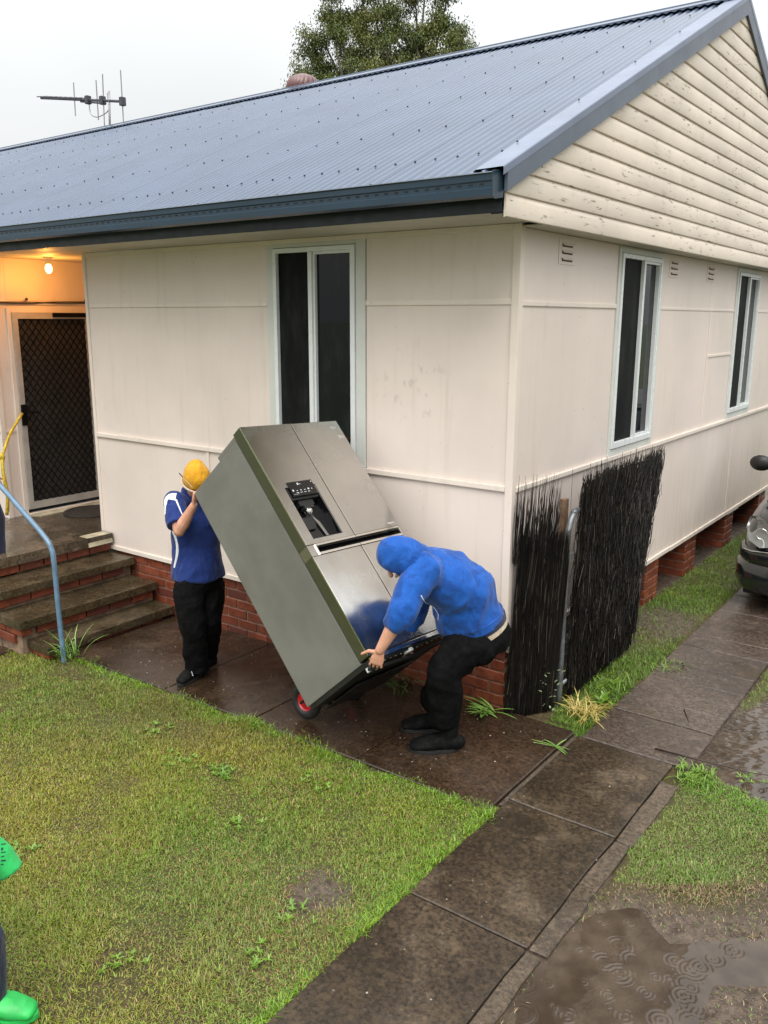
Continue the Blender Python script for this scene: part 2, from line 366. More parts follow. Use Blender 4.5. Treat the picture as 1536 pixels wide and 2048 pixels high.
# front wall sheets (face at y = 0)
def frow(x0, x1, z0, z1, y=0.0): return sheet((x0 + g, y, z0 + g), (x1 - g, y + .03, z1 - g))
WX0, WX1 = -2.185, -1.215
for z0, z1 in ((2.715, SZ), (1.50, 2.715)):
    frow(-4.53, WX0, z0, z1); frow(WX1, -.03, z0, z1)
frow(-4.53, -2.945, .405, 1.50); frow(-2.945, -1.2, .405, 1.50); frow(-1.2, -.03, .405, 1.50)
frow(WX0, WX1, 3.13, SZ)
def batten(lo, hi, name='batten', mat='trim', bv=.004): return MB().box(lo, hi).build(name, mat, house, bevel=bv)
batten((-4.50, -.010, 2.697), (WX0, -.0005, 2.733)); batten((WX1, -.010, 2.697), (-.04, -.0005, 2.733))
batten((-4.51, -.022, 1.484), (WX0 - .002, -.0005, 1.520)); batten((WX1 + .002, -.022, 1.484), (-.042, -.0005, 1.520)); batten((WX0, -.022, 1.484), (WX1, -.0005, 1.520))
batten((-2.962, -.012, .41), (-2.928, -.0005, 1.482))
batten((-4.535, -.016, .37), (0.0, .03, .41), 'base_trim')
batten((-4.50, -.020, 3.155), (-.04, -.0005, 3.188), 'eave_mould')
# corner stops
batten((-.042, -.014, .372), (.014, -.0005, 3.188), 'corner_stop'); batten((.0005, .0, .372), (.014, .042, 3.188), 'corner_stop')
batten((-4.55, -.012, .43), (-4.51, .05, 3.188), 'corner_stop')
MB().box((-4.53, .03, .42), (-.03, .10, SZ)).build('wall_frame', 'dark', house)
# side wall sheets (face at x = 0), y 0..7.7
S1, S2 = (1.615, 2.625), (5.02, 6.02)
def srow(y0, y1, z0, z1): return sheet((-.03, y0 + g, z0 + g), (0, y1 - g, z1 - g))
for z0, z1 in ((2.70, SZ - .02), (1.49, 2.70)):
    srow(.042, S1[0], z0, z1); srow(S2[1], 7.7, z0, z1)
srow(S1[1], S2[0], 2.70, SZ - .02); srow(S1[1], 4.15, 1.49, 2.70); srow(4.15, S2[0], 2.24, 2.70); srow(4.15, S2[0], 1.49, 2.24)
srow(.042, 2.6, .375, 1.49); srow(2.6, 5.41, .375, 1.49); srow(5.41, 7.7, .375, 1.49)
for a, b in S1, S2: srow(a, b, 3.13, SZ - .02)
batten((.0005, .044, 2.690), (.010, S1[0], 2.722)); batten((.0005, S1[1], 2.690), (.006, S2[0], 2.712)); batten((.0005, S2[1], 2.690), (.006, 7.7, 2.712))
batten((.0005, .044, 1.478), (.022, 2.60, 1.512)); batten((.0005, 2.602, 1.474), (.022, 5.40, 1.508)); batten((.0005, 5.402, 1.474), (.022, 7.7, 1.508))
batten((.0005, 4.135, 1.510), (.006, 4.165, 2.688)); batten((.0005, 4.167, 2.225), (.008, S2[0], 2.252)); batten((.0005, 5.395, .38), (.008, 5.425, 1.472))
batten((-.03, 0.032, .335), (.018, 3.4, .375), 'base_trim'); batten((-.03, 3.402, .330), (.018, 7.7, .371), 'base_trim')
MB().box((-.10, .10, .40), (-.032, 7.7, SZ)).build('wall_frame', 'dark', house)
# far walls and floor so the body of the house is closed
MB().box((-12.2, 7.70, .3), (0.0, 7.76, SZ)).box((-12.2, -.28, .3), (-12.14, 7.7, SZ)).build('rear_wall', 'wall', house)
MB().box((-12.1, .11, .38), (-.11, 7.69, .44)).build('floor_deck', 'dark', house)

# windows
def window(axis, a0, a1, z0, z1, mid, s0, s1, sz0, blind=False):
    """axis 'y': wall facing -Y at y=0 (a along x); axis 'x': wall facing +X at x=0 (a along y)"""
    def B(mb, a, b, d0, d1, zz0, zz1):
        if axis == 'y': mb.box((a, -d1, zz0), (b, -d0, zz1))
        else: mb.box((d0, a, zz0), (d1, b, zz1))
    w = MB(); t = .004
    B(w, s0, a0 - t, -.02, .012, sz0, 3.155); B(w, a1 + t, s1, -.02, .012, sz0, 3.155)
    B(w, a0 - t, a1 + t, -.02, .0121, sz0, z0 - t); B(w, a0 - t, a1 + t, -.02, .0121, z1 + t, 3.155)
    win = w.build('window', 'surround', house, bevel=.002, segs=1)
    f = MB(); F = .034
    B(f, a0, a0 + F, -.05, .024, z0, z1); B(f, a1 - F, a1, -.05, .024, z0, z1)
    B(f, a0 + F, a1 - F, -.05, .0235, z0, z0 + F + .012); B(f, a0 + F, a1 - F, -.05, .0235, z1 - F, z1)
    f.build('window_frame', 'alu', win, bevel=.003)
    m = MB(); B(m, mid - .026, mid + .012, -.045, .020, z0 + F + .013, z1 - F - .001); B(m, mid + .013, mid + .030, -.045, .004, z0 + F + .013, z1 - F - .001)
    m.build('mullion', 'alu', win, bevel=.002)
    p = MB(); B(p, a0 + F - .002, mid - .02, -.03, -.008, z0 + F, z1 - F + .002); p.build('fly_screen', MT['screen'], win)
    p = MB(); B(p, mid + .01, a1 - F + .002, -.034, -.022, z0 + F, z1 - F + .002); p.build('pane', MT['pane'], win)
    s = MB(); B(s, mid + .031, a1 - F - .001, -.02, .014, z0 + F + .013, z0 + F + .030); B(s, mid + .031, a1 - F - .001, -.02, .014, z1 - F - .02, z1 - F - .001)
    B(s, a1 - F - .014, a1 - F - .001, -.02, .0135, z0 + F + .032, z1 - F - .022); s.build('sash', 'alu', win)
    return win
t = NT('fly_screen_mesh'); p = t.coord(scale=(1, 1, .35)); n = t.noise(p, 7, 5, .7)
MT['screen'] = t.done(t.mix(t.ramp(n, .4, .75), (.005, .006, .006), (.020, .021, .020)), .6, 0, None, .12)
t = NT('dark_window_glass'); p = t.coord(scale=(1, 1, .3)); n = t.noise(p, 9, 5, .7)
MT['pane'] = t.done(t.mix(t.ramp(n, .5, .8), (.004, .005, .007), (.018, .020, .022)), .04, 0, t.bump(t.noise(t.coord(), 2.2, 2), .03, .02), .32)
window('y', -2.106, -1.306, 1.575, 3.122, -1.725, WX0 + .002, WX1 - .002, 1.522)
window('x', 1.665, 2.575, 1.575, 3.11, 2.17, S1[0] + .002, S1[1] - .002, 1.514)
window('x', 5.075, 5.975, 1.575, 3.11, 5.55, S2[0] + .002, S2[1] - .002, 1.510)
# wall vents, each with three louvre slots
for y0, y1 in ((.565, .80), (2.81, 3.05), (3.93, 4.17)):
    v = MB().box((.0005, y0 - .012, 2.972), (.004, y1 + .012, 3.135)).build('wall_vent', 'wall', house, bevel=.001, segs=1)
    for k in range(3):
        zc = 3.100 - k * .047
        MB().box((.0042, y0 + .035, zc - .013), (.0052, y1 - .035, zc + .007)).build('vent_slot', 'vent_shade', v)  # brown strip, the shade inside the slot is put into its colour
        MB().prism([(.005, y0 + .03, zc + .010), (.020, y0 + .03, zc - .004), (.021, y0 + .03, zc - .001), (.006, y0 + .03, zc + .014)], (0, y1 - y0 - .06, 0)).build('vent_louvre', 'trim', v)

# porch recess with the security door
PX = -5.75
for lo, hi in (((PX - .03, -.10, 2.78), (PX, 1.2, SZ)), ((PX - .03, -.28, .50), (PX, -.10, SZ)), ((PX - .03, .885, .5), (PX, 1.2, 2.778)), ((PX - .03, -.098, 2.66), (PX - .001, .883, 2.778))): sheet(lo, hi)
for a, b, c, d in ((-5.75, -8.0, .50, 1.45), (-5.75, -8.0, 1.452, 2.70), (-5.75, -8.0, 2.702, SZ), (-8.002, -12.2, .40, 1.45), (-8.002, -12.2, 1.452, SZ)): sheet((b, -.28, c), (a - .002, -.25, d))
batten((-12.2, -.30, 1.44), (PX - .01, -.2805, 1.475)); batten((PX - .04, -.292, .5), (PX + .008, -.2805, SZ - .002), 'corner_stop'); batten((PX + .0005, -.279, .5), (PX + .010, -.24, SZ - .002), 'corner_stop')
batten((PX + .0005, -.238, 1.44), (PX + .010, -.10, 1.47))
batten((PX + .0005, -.28, 2.735), (PX + .014, 1.2, 2.775), 'door_head')
sheet((PX, 1.2, .5), (-4.53, 1.23, SZ)); sheet((-4.53, .05, .5), (-4.50, 1.2, SZ))
sheet((-12.2, .001, SZ), (-4.52, 1.25, SZ + .012), 'soffit', 'porch_ceiling')
w = MB().tube(cat_rom([(PX + .03, -.30, 2.752), (PX + .03, .1, 2.748), (PX + .028, .4, 2.766), (PX + .03, .8, 2.772), (PX + .03, 1.15, 2.785)]), .006, 6)
w.tube(cat_rom([(PX + .02, -.30, 2.758), (PX + .03, .2, 2.764), (PX + .03, .6, 2.752), (PX + .02, 1.15, 2.78)]), .004, 6)
for yy in (.10, .80): w.ball((PX + .04, yy, 2.79), .016, 8, 6)
w.build('cable', 'cable', house, smooth=True)
# security door (part) > frame, grille, screen, inner door, lock, closer
DY0, DY1, DZ0, DZ1 = -.075, .845, .600, 2.655
jm = MB(); e = .045
jm.box((PX + .0, DY0 - e, .56), (PX + .022, DY0 - .002, DZ1 + e)); jm.box((PX, DY1 + .002, .56), (PX + .022, DY1 + .04, DZ1 + e)); jm.box((PX, DY0 - .001, DZ1 + .002), (PX + .022, DY1 + .001, DZ1 + e)); jm.box((PX - .02, DY0 - e, .535), (PX + .05, DY1 + .04, .558))
door = jm.build('security_door', 'trim', house, bevel=.003)
f = MB(); s_ = .062
f.box((PX + .004, DY0, DZ0), (PX + .034, DY0 + s_, DZ1)); f.box((PX + .004, DY1 - s_, DZ0), (PX + .034, DY1, DZ1)); f.box((PX + .004, DY0 + s_, DZ0), (PX + .0335, DY1 - s_, DZ0 + .075)); f.box((PX + .004, DY0 + s_, DZ1 - s_), (PX + .0335, DY1 - s_, DZ1))
f.build('door_frame', 'alu_grey', door, bevel=.003)
gr = MB(); a0, a1, b0, b1 = DY0 + s_, DY1 - s_, DZ0 + .075, DZ1 - s_
pitch_y, pitch_z = .0800, .105
W_, H_ = a1 - a0, b1 - b0; sl_ = pitch_z / pitch_y
for sgn in (1, -1):
    k = -60
    while k < 60:
        # line z = b0 + sgn*sl*(y-a0) + k*pitch_z
        ys = []
        for yy in (a0, a1):
            zz = b0 + sgn * sl_ * (yy - a0) + k * pitch_z
            if b0 <= zz <= b1: ys.append((yy, zz))
        for zz in (b0, b1):
            yy = a0 + (zz - b0 - k * pitch_z) / (sgn * sl_)
            if a0 < yy < a1: ys.append((yy, zz))
        if len(ys) >= 2:
            p, q = min(ys), max(ys)
            if (p[0] - q[0]) ** 2 + (p[1] - q[1]) ** 2 > .001: gr.tube([(PX + .016 + .004 * sgn, *p), (PX + .016 + .004 * sgn, *q)], .0062, 5)
        k += 1
gr.build('grille', 'grille', door)
MB().box((PX + .006, a0, b0), (PX + .009, a1, b1)).build('insect_screen', 'scr2', door)
idr = MB().box((PX - .05, DY0 + .03, DZ0), (PX - .02, DY1 - .03, DZ1))
idr.build('inner_door', 'innerdoor', door)
mo = MB()
for z0, z1 in ((.75, 1.32), (1.42, 1.72), (1.86, 2.5)):
    mo.box((PX - .019, .08, z0), (PX - .008, .70, z0 + .02)).box((PX - .019, .08, z1), (PX - .008, .70, z1 + .02)).box((PX - .019, .08, z0 + .021), (PX - .008, .10, z1 - .001)).box((PX - .019, .68, z0 + .021), (PX - .008, .70, z1 - .001))
mo.build('door_panel', 'innertrim', door)
lk = MB().box((PX + .035, DY0 + .004, 1.50), (PX + .052, DY0 + .058, 1.72)).build('door_lock', 'grille', door, bevel=.004)
MB().tube(cat_rom([(PX + .05, DY0 + .04, 1.635), (PX + .085, DY0 + .045, 1.640), (PX + .09, DY0 + .10, 1.638), (PX + .088, DY0 + .17, 1.630)]), .009, 8).build('door_handle', 'grille', door, smooth=True)
MB().box((PX + .035, .38, 2.61), (PX + .075, .78, 2.655)).build('door_closer', 'grille', door, bevel=.01)

# brush-trodden fascia, gutter, soffit
sheet((-12.3, -.545, SZ), (.18, .0, SZ + .010), 'soffit', 'soffit'); sheet((.0005, .0, SZ - .022), (.185, 7.75, SZ - .014), 'soffit', 'soffit')
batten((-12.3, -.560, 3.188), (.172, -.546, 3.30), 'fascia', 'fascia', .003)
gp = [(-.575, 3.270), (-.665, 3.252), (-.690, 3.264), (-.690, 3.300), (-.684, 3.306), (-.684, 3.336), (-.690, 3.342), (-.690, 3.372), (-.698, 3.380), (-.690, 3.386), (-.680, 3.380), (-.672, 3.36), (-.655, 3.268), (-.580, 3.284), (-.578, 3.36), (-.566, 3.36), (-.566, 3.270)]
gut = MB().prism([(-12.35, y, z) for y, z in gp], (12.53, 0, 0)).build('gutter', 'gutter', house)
MB().prism([(.182, y, z) for y, z in ((-.575, 3.262), (-.667, 3.246), (-.695, 3.258), (-.700, 3.388), (-.63, 3.402), (-.57, 3.39))], (.006, 0, 0)).build('gutter_end_cap', 'gutter', gut, bevel=.001, segs=1)
sm = MB()
for i in range(86):
    x = .10 - i * .072 - .0003 * i * i * .0
    if x > -12: sm.box((x, -.6868, 3.322), (x + .026, -.6835, 3.329))
sm.build('overflow_slot', 'dark', gut)
MB().box((-12.2, -.672, 3.29), (.175, -.585, 3.30)).build('gutter_water', 'fascia', gut)

# corrugated roof: one sheet mesh shared by all sheets
RS, RZ0, RY0, RYR = .4615, 3.372, -.66, 3.76
def rz(y): return RZ0 + RS * (y - RY0)
SW, PT, AM = .762, .0762, .0105
def sheet_mesh(back=False):
    vs, fs = [], []; nx = 10 * 8 + 3; ys = [RY0, RYR - .03] if not back else [RYR + .03, 2 * RYR - RY0]
    th = math.atan(RS); nrm = Vector((0, -math.sin(th), math.cos(th)))
    if back: nrm.y = -nrm.y
    for i in range(nx + 1):
        x = i * PT / 8; a = AM * math.cos(2 * math.pi * x / PT) + (.0028 if x > SW - .02 else 0)
        for y in ys:
            z = rz(y) if not back else rz(2 * RYR - y)
            p = Vector((x, y, z)) + nrm * (a + AM)
            vs.append(tuple(p))
    for i in range(nx): fs.append((2 * i, 2 * i + 2, 2 * i + 3, 2 * i + 1))
    me = bpy.data.meshes.new('roof_sheet'); me.from_pydata(vs, [], fs); me.update(); me.materials.append(MT['roof'])
    me.polygons.foreach_set('use_smooth', [True] * len(me.polygons)); return me
sA, sB = sheet_mesh(), sheet_mesh(True)
roof = MB().prism([(-12.3, RY0 + .03, rz(RY0) - .01), (-12.3, RYR, rz(RYR) - .02), (-12.3, 2 * RYR - RY0 - .03, rz(RY0) - .01), (-12.3, 2 * RYR - RY0 - .1, 3.26), (-12.3, RYR, rz(RYR) - .12), (-12.3, RY0 + .1, 3.27)], (12.44, 0, 0)).build('roof', 'fascia', house)
for i in range(17):
    x = .10 - SW * (i + 1)
    for me in (sA, sB):
        if x > -12.6: put('roof_sheet', me, None, roof, loc=(x, 0, .0003 * (i % 2)))
th = math.atan(RS); nrm = Vector((0, -math.sin(th), math.cos(th)))
scm = MB().lathe([(.0085, 0), (.0085, .003), (.0055, .004), (.0055, .008)], (0, 0, 0), nrm, 6).mesh('screw'); scm.materials.append(MT['screw'])
for row, yy in enumerate((-.30, .52, 1.45, 2.35, 3.25)):
    for i in range(17):
        for j in ((1, 4, 7) if row else (1, 3, 5, 7, 9)):
            x = .10 - SW * (i + 1) + j * PT
            if x > -12.2: put('screw', scm, None, roof, loc=tuple(Vector((x, yy + random.uniform(-.01, .01), rz(yy))) + nrm * (2 * AM)))
# ridge cap with scalloped edge
rc = MB(); zt = rz(RYR) + .045
for sg in (-1, 1):
    d = Vector((0, sg * math.cos(th), -math.sin(th))); n2 = Vector((0, sg * math.sin(th), math.cos(th)))
    A = Vector((0, RYR, zt)); B_ = A + d * .165; vs = []; fs = []; NX = 164 * 4
    for i in range(NX + 1):
        x = .16 - i * PT / 4
        lip = -.012 - .010 * (math.cos(2 * math.pi * (x - .10) / PT) < 0)
        vs += [(x, A.y, A.z), (x, A.y + d.y * .05, A.z + d.z * .05 + .012), (x, B_.y, B_.z + .010), (x, B_.y, B_.z + .010 + lip)]
    for i in range(NX):
        for j in range(3): fs.append((4 * i + j, 4 * i + 4 + j, 4 * i + 5 + j, 4 * i + 1 + j))
    rc.add(vs, fs)
rc.tube([(.16, RYR, zt + .004), (-12.34, RYR, zt + .004)], .016, 8)
rc.build('ridge_cap', 'roof', roof)
# barge flashing and barge board on the gable
GX = .21
def rake(y, off=0): return (rz(y) if y <= RYR else rz(2 * RYR - y)) + off
for sg in (0, 1):
    Y = (lambda y: y) if sg == 0 else (lambda y: 2 * RYR - y)
    ex = RYR + .0
    tp = MB(); n = 1
    a = [(.025, .020), (.045, .030), (GX + .006, .034), (GX + .010, .028), (GX + .010, -.012)]
    for (x0, o0), (x1, o1) in zip(a[:-1], a[1:]):
        tp.add([(x0, Y(RY0 + .02), rz(RY0 + .02) + o0), (x1, Y(RY0 + .02), rz(RY0 + .02) + o1), (x1, Y(ex), rz(ex) + o1), (x0, Y(ex), rz(ex) + o0)], [(0, 1, 2, 3)])
    tp.build('barge_flashing', 'flash', roof)
    bb = MB().prism([(GX - .012, Y(RY0 + .075), rz(RY0 + .075) + .020), (GX - .012, Y(ex), rz(ex) + .020), (GX - .012, Y(ex), rz(ex) - .135), (GX - .012, Y(RY0 + .075), rz(RY0 + .075) - .115)], (.020, 0, 0))
    bb.build('barge_board', 'barge', roof)
for yy in (-.30, .52, 1.45, 2.35, 3.25): put('screw', scm, None, roof, loc=(.062, yy + .1, rz(yy + .1) + .037))

# gable weatherboards, one object per board length
BX = .175; bh = .1273; zb = 3.165
def yl(z): return RY0 + .055 + (z - (rz(RY0 + .055) - .10)) / RS
k = 0
gable = house
while True:
    z0 = zb + k * bh; z1 = z0 + bh
    y0a, y0b = max(-.552, yl(z0)), max(-.552, yl(z1)); 
    if y0a >= RYR - .05: break
    yA0, yA1 = y0a, y0b; yB0, yB1 = min(8.05, 2 * RYR - y0a), min(8.05, 2 * RYR - y0b)
    if yA1 > yB1: yA1 = yB1 = RYR
    cuts = [yA0]
    if yB0 - yA0 > 3: 
        c = {0: [4.72], 1: [4.9], 4: [2.35, 5.9], 6: [4.1], 8: [3.3]}.get(k, [random.uniform(yA0 + 1.5, yB0 - 1.2)] if random.random() < .5 else [])
        cuts += c
    cuts.append(yB0)
    # profile (x offset, fraction of height): chamfered top, flat face, undercut foot
    prof = [(0.006, 1.00), (.008, .95), (.014, .80), (.0165, .74), (.0180, .08), (.0168, .02), (.012, -.012), (.004, -.012)]
    for ci in range(len(cuts) - 1):
        ca, cb = cuts[ci], cuts[ci + 1]; first, last = ci == 0, ci == len(cuts) - 2
        vs = []; jx = random.uniform(-.0012, .0012); jz = random.uniform(-.001, .001)
        ns = max(2, int((cb - ca) / .35))
        for i in range(ns + 1):
            f_ = i / ns
            for px, pz in prof:
                lo_ = (yA0 + (yA1 - yA0) * pz) if first else ca + .0015; hi_ = (yB0 + (yB1 - yB0) * pz) if last else cb - .0015
                y = lo_ + (hi_ - lo_) * f_
                wv = .0016 * noise.noise((y * 1.3, k * 3.1, 0)) + jx
                vs.append((BX + px * 1.15 + wv, y, z0 + pz * bh + jz + .0015 * noise.noise((y * .8, k * 2.0, 5))))
        m = len(prof); fs = []
        for i in range(ns):
            for j in range(m - 1): fs.append((i * m + j, i * m + j + 1, (i + 1) * m + j + 1, (i + 1) * m + j))
        fs += [tuple(range(m))[::-1], tuple(range(ns * m, ns * m + m))]
        MB().add(vs, fs).build('weatherboard', 'weather', house, smooth='auto')
    k += 1
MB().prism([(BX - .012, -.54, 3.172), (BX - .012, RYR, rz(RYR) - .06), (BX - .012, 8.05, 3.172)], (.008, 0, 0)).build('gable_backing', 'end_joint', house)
MB().box((.10, -.552, 3.182), (.174, -.5455, 3.30)).build('gable_return', 'fascia', house)

# brick base: front run as single bricks on a mortar core
mort = MB().box((-4.4, .022, -.22), (-.012, .10, .37)).box((-.10, .03, -.2), (-.022, .34, .335)).build('brick_base', 'mortar', house)
for c in range(6):
    z = .370 - .012 - .038 - c * .0868
    x = -.115 - .012 - (.1225 if c % 2 else 0)
    if c % 2: put_brick(mort, (-.012 - .055, .062, z), half=True)
    while x > -4.4:
        put_brick(mort, (x, .062 + random.uniform(-.002, .002), z)); x -= .2425
    for j in range(1): put_brick(mort, (-.064, .22, z - .03), rz=math.pi / 2)
# brick piers along the side
for py, w_, d_ in ((3.02, .36, .36), (4.22, .38, .36), (5.72, .36, .36), (7.35, .36, .36)):
    mo = MB().box((-.37, py - w_ / 2 + .008, -.3), (-.028, py + w_ / 2 - .008, .332)).build('pier', 'mortar', house)
    for c in range(6):
        z = .332 - .012 - .038 - c * .0868 - (.012 if py < 4 else 0)
        h1, h2 = (.2, .118) if c % 2 else (.118, .2)
        # face toward the yard (+x) and faces front/back
        e = 1 if c % 2 else -1
        put_brick(mo, (-.068, py + e * (w_ / 2 - .117), z), rz=math.pi / 2); put_brick(mo, (-.068, py - e * (w_ / 2 - .057), z), rz=math.pi / 2, half=True)
        put_brick(mo, (-.14 - .12 * (c % 2) , py - w_ / 2 + .050, z)) if True else 0
        put_brick(mo, (-.31 + .17 * (c % 2) , py - w_ / 2 + .050, z), half=True)
        put_brick(mo, (-.25, py + w_ / 2 - .050, z))
MB().box((-.42, 2.78, .333), (-.03, 3.24, .337)).box((-.42, 3.98, .325), (-.0, 4.46, .3285)).box((-.42, 5.48, .322), (.02, 5.96, .3265)).build('ant_cap', 'alu_grey', house)
# bearer under the floor
MB().box((-.16, .3, .345), (-.06, 7.7, .40)).box((-12, 3.0, .3), (-.2, 3.1, .40)).build('bearer', 'end_joint', house)

# ---------------------------------------------------------------- porch steps
steps = tag(empty('porch_steps', (-4.0, -.7, gz(-4, 0))), 'wet mossy concrete steps on red brick rising left to the porch door', 'steps')
SY0 = -1.42
lv = [(.54, -4.36, -12.0, .095, SY0 - .1), (.35, -4.04, -4.55, .075, SY0 - .02), (.16, -3.72, -4.25, .075, SY0), (-.035, -3.49, -3.95, .075, SY0 + .09)]
pl = MB().box((PX - .02, -1.52, .45), (-4.36, -.29, .54)).box((PX + .0, -.29, .45), (-4.55, 1.2, .54)).box((-12, -1.52, .45), (PX - .022, -.29, .54)).box((-4.549, -.30, .45), (-4.36, -.02, .54))
pl.build('porch_slab', 'porchslab', steps)
for (zt_, xf, xb, th_, ys) in lv[1:]:
    m = MB(); vs = []
    m.box((xb, ys, zt_ - th_), (xf, -.018, zt_)); m.build('step_slab', 'step', steps, bevel=.008)
MB().box((-4.44, SY0 - .07, -.3), (-12, -1.0, .45)).box((-4.44, SY0 - .06, -.3), (-5.7, -.02, .448)).box((-4.12, SY0 + .04, -.3), (-4.5, -.02, .274)).box((-3.80, SY0 + .05, -.3), (-4.2, -.02, .083)).box((-3.57, SY0 + .15, -.3), (-3.9, -.02, -.112)).build('mortar_core', 'mortar', steps)
def riser(xf, z, y0, y1, off):
    y = y1 - .12 - off
    while y - .118 > y0 - .06:
        put_brick(steps, (xf - .054, y, z), rz=math.pi / 2); y -= .2425
riser(-4.40, .404, SY0 - .03, -.02, 0); riser(-4.08, .234, SY0 + .03, -.02, .1); riser(-3.76, .044, SY0 + .03, -.02, 0.02); riser(-3.53, -.151, SY0 + .2, -.02, .1)
for c in range(7):          # left side faces, seen past the rail
    z = .404 - c * .0868 
    xs = -4.40 if z > .25 else (-4.08 if z > .1 else (-3.76 if z > -.1 else -3.53))
    yy = SY0 + .03 if z < .25 else SY0 - .05
    if -.16 < z < -.1: yy = SY0 + .12
    x = xs - .11 - (.12 if c % 2 else 0)
    while x > xs - .9: put_brick(steps, (x, yy + .04, z)); x -= .2425
MB().prism([(-4.50, -.03, .541), (-4.37, -.03, .541), (-4.353, -.03, .46), (-4.35, -.03, .452), (-4.50, -.03, .452)], (0, -.27, 0)).build('cement_patch', 'patch', steps)
MB().prism([(PX + .0, -.15, .541), (PX + .0, 1.1, .541), (PX + .28, .95, .541), (PX + .20, .3, .541), (PX + .22, -.05, .541)], (0, 0, .012)).build('door_sill', 'patch', steps)
# lamp
LP = Vector((-5.30, .118, SZ)); lamp = tag(empty('porch_lamp', LP), 'lit bare bulb glowing orange under the porch ceiling', 'lamp')
MB().lathe([(.045, 0), (.045, -.012), (.028, -.02), (.026, -.06), (.020, -.065)], (LP.x, LP.y, SZ - .002), n=16).build('lamp_holder', 'trim', lamp, smooth='auto')
MB().ball((LP.x, LP.y, SZ - .108), (.034, .034, .048)).build('bulb', 'bulb', lamp, smooth=True)
ll = bpy.data.lights.new('bulb_light', 'POINT'); ll.energy = 10; ll.color = (1, .38, .06); ll.shadow_soft_size = .04
lo_ = bpy.data.objects.new('bulb_light', ll); COL.objects.link(lo_); lo_.parent = lamp; lo_.location = (0, 0, -.20)

# ================================================================ GROUND
def fbm(X, Y, seed=0, oct=4, sc_=1.0):
    rs = np.random.RandomState(seed); out = np.zeros_like(X); a = 1; tot = 0
    for o in range(oct):
        for _ in range(5):
            th_ = rs.uniform(0, 2 * np.pi); f = sc_ * 2 ** o * rs.uniform(.7, 1.3); ph = rs.uniform(0, 6.28, 2)
            out += a * np.sin((X * np.cos(th_) + Y * np.sin(th_)) * f + ph[0] + 1.3 * np.sin((X * -np.sin(th_) + Y * np.cos(th_)) * f * .7 + ph[1])) / 5
        tot += a; a *= .55
    return out / tot * 1.6
def inpoly(X, Y, poly):
    c = np.zeros(X.shape, bool); n = len(poly)
    for i in range(n):
        x0, y0 = poly[i][:2]; x1, y1 = poly[(i + 1) % n][:2]
        if y0 == y1: continue
        c ^= ((y0 > Y) != (y1 > Y)) & (X < (x1 - x0) * (Y - y0) / (y1 - y0) + x0)
    return c
def sdist(X, Y, poly):
    d = np.full(X.shape, 1e9); n = len(poly)
    for i in range(n):
        ax, ay = poly[i][:2]; bx, by = poly[(i + 1) % n][:2]; ex, ey = bx - ax, by - ay
        t = np.clip(((X - ax) * ex + (Y - ay) * ey) / (ex * ex + ey * ey + 1e-12), 0, 1)
        d = np.minimum(d, np.hypot(X - ax - t * ex, Y - ay - t * ey))
    return np.where(inpoly(X, Y, poly), -d, d)
PUD1 = [(1.334, -1.991, -0.100), (1.331, -1.751, -0.100), (1.374, -1.569, -0.100), (1.505, -1.437, -0.100), (1.618, -1.488, -0.100), (1.698, -1.557, -0.100), (1.811, -1.495, -0.100), (2.057, -1.327, -0.100), (2.247, -1.216, -0.100), (2.213, -1.459, -0.100), (2.048, -1.599, -0.100), (1.907, -1.680, -0.100), (1.908, -1.821, -0.100), (1.907, -2.009, -0.100), (1.933, -2.320, -0.100), (1.425, -2.620, -0.100), (1.366, -2.351, -0.100), (1.337, -2.163, -0.100)]
PUD2 = [(1.310, 0.186, -0.100), (1.285, 0.720, -0.100), (1.454, 1.335, -0.100), (1.935, 1.696, -0.100), (2.155, 0.209, -0.100), (1.774, -0.076, -0.100), (1.525, 0.011, -0.100)]
PUD3 = [(0.095, -2.273, -0.100), (0.138, -2.136, -0.100), (0.303, -2.141, -0.100), (0.364, -2.254, -0.100), (0.224, -2.380, -0.100)]
MUD = [(1.342, -1.610, -0.100), (1.420, -1.376, -0.100), (1.722, -1.196, -0.100), (1.974, -0.962, -0.100), (2.395, -0.694, -0.100), (2.799, -2.348, -0.100), (1.521, -3.115, -0.100), (1.312, -2.416, -0.100), (1.275, -1.942, -0.100)]
def gzv(X, Y): return -.09 + .018 * np.minimum(0, X + .5)
def edgeY(X): return -1.13 + .035 * np.sin(X * 5.1) + .025 * np.sin(X * 13.7 + 1) + .02 * np.sin(X * 31)
def height(X, Y):
    Z = gzv(X, Y) - .016 + .006 * fbm(X, Y, 1, 4, 4)
    m = np.clip(.5 - sdist(X, Y, MUD) / .35, 0, 1); Z += m * (.012 * fbm(X, Y, 2, 5, 6) + .006)
    for P, dp in ((PUD1, .030), (PUD2, .022), (PUD3, .016)):
        s = sdist(X, Y, P) + .035 * fbm(X, Y, 3, 5, 9); w = np.clip(.5 - s / .16, 0, 1); w = w * w * (3 - 2 * w)
        Z = Z * (1 - .75 * w) + w * .75 * (-.106) - dp * w
    # keep the soil below the paving
    on = ((X > .575) & (X < 1.32) & (Y < 9)) | ((X > -3.9) & (X < .6) & (Y < .1) & (Y > -1.12))
    Z = np.where(on, np.minimum(Z, gzv(X, Y) - .03), Z)
    Z = np.where((X < -.1) & (Y > .05), Z - .02, Z)
    far = np.hypot(X, Y) > 40
    return np.where(far, -.2, Z)
far_ = [45, 60, 90, 140, 220, 400]
xs = np.concatenate([[-a for a in far_[::-1]], np.arange(-30, -10, 2.), np.arange(-10, 1.2, .07), np.arange(1.2, 2.7, .02), np.arange(2.7, 6, .1), np.arange(6, 31, 2.5), far_])
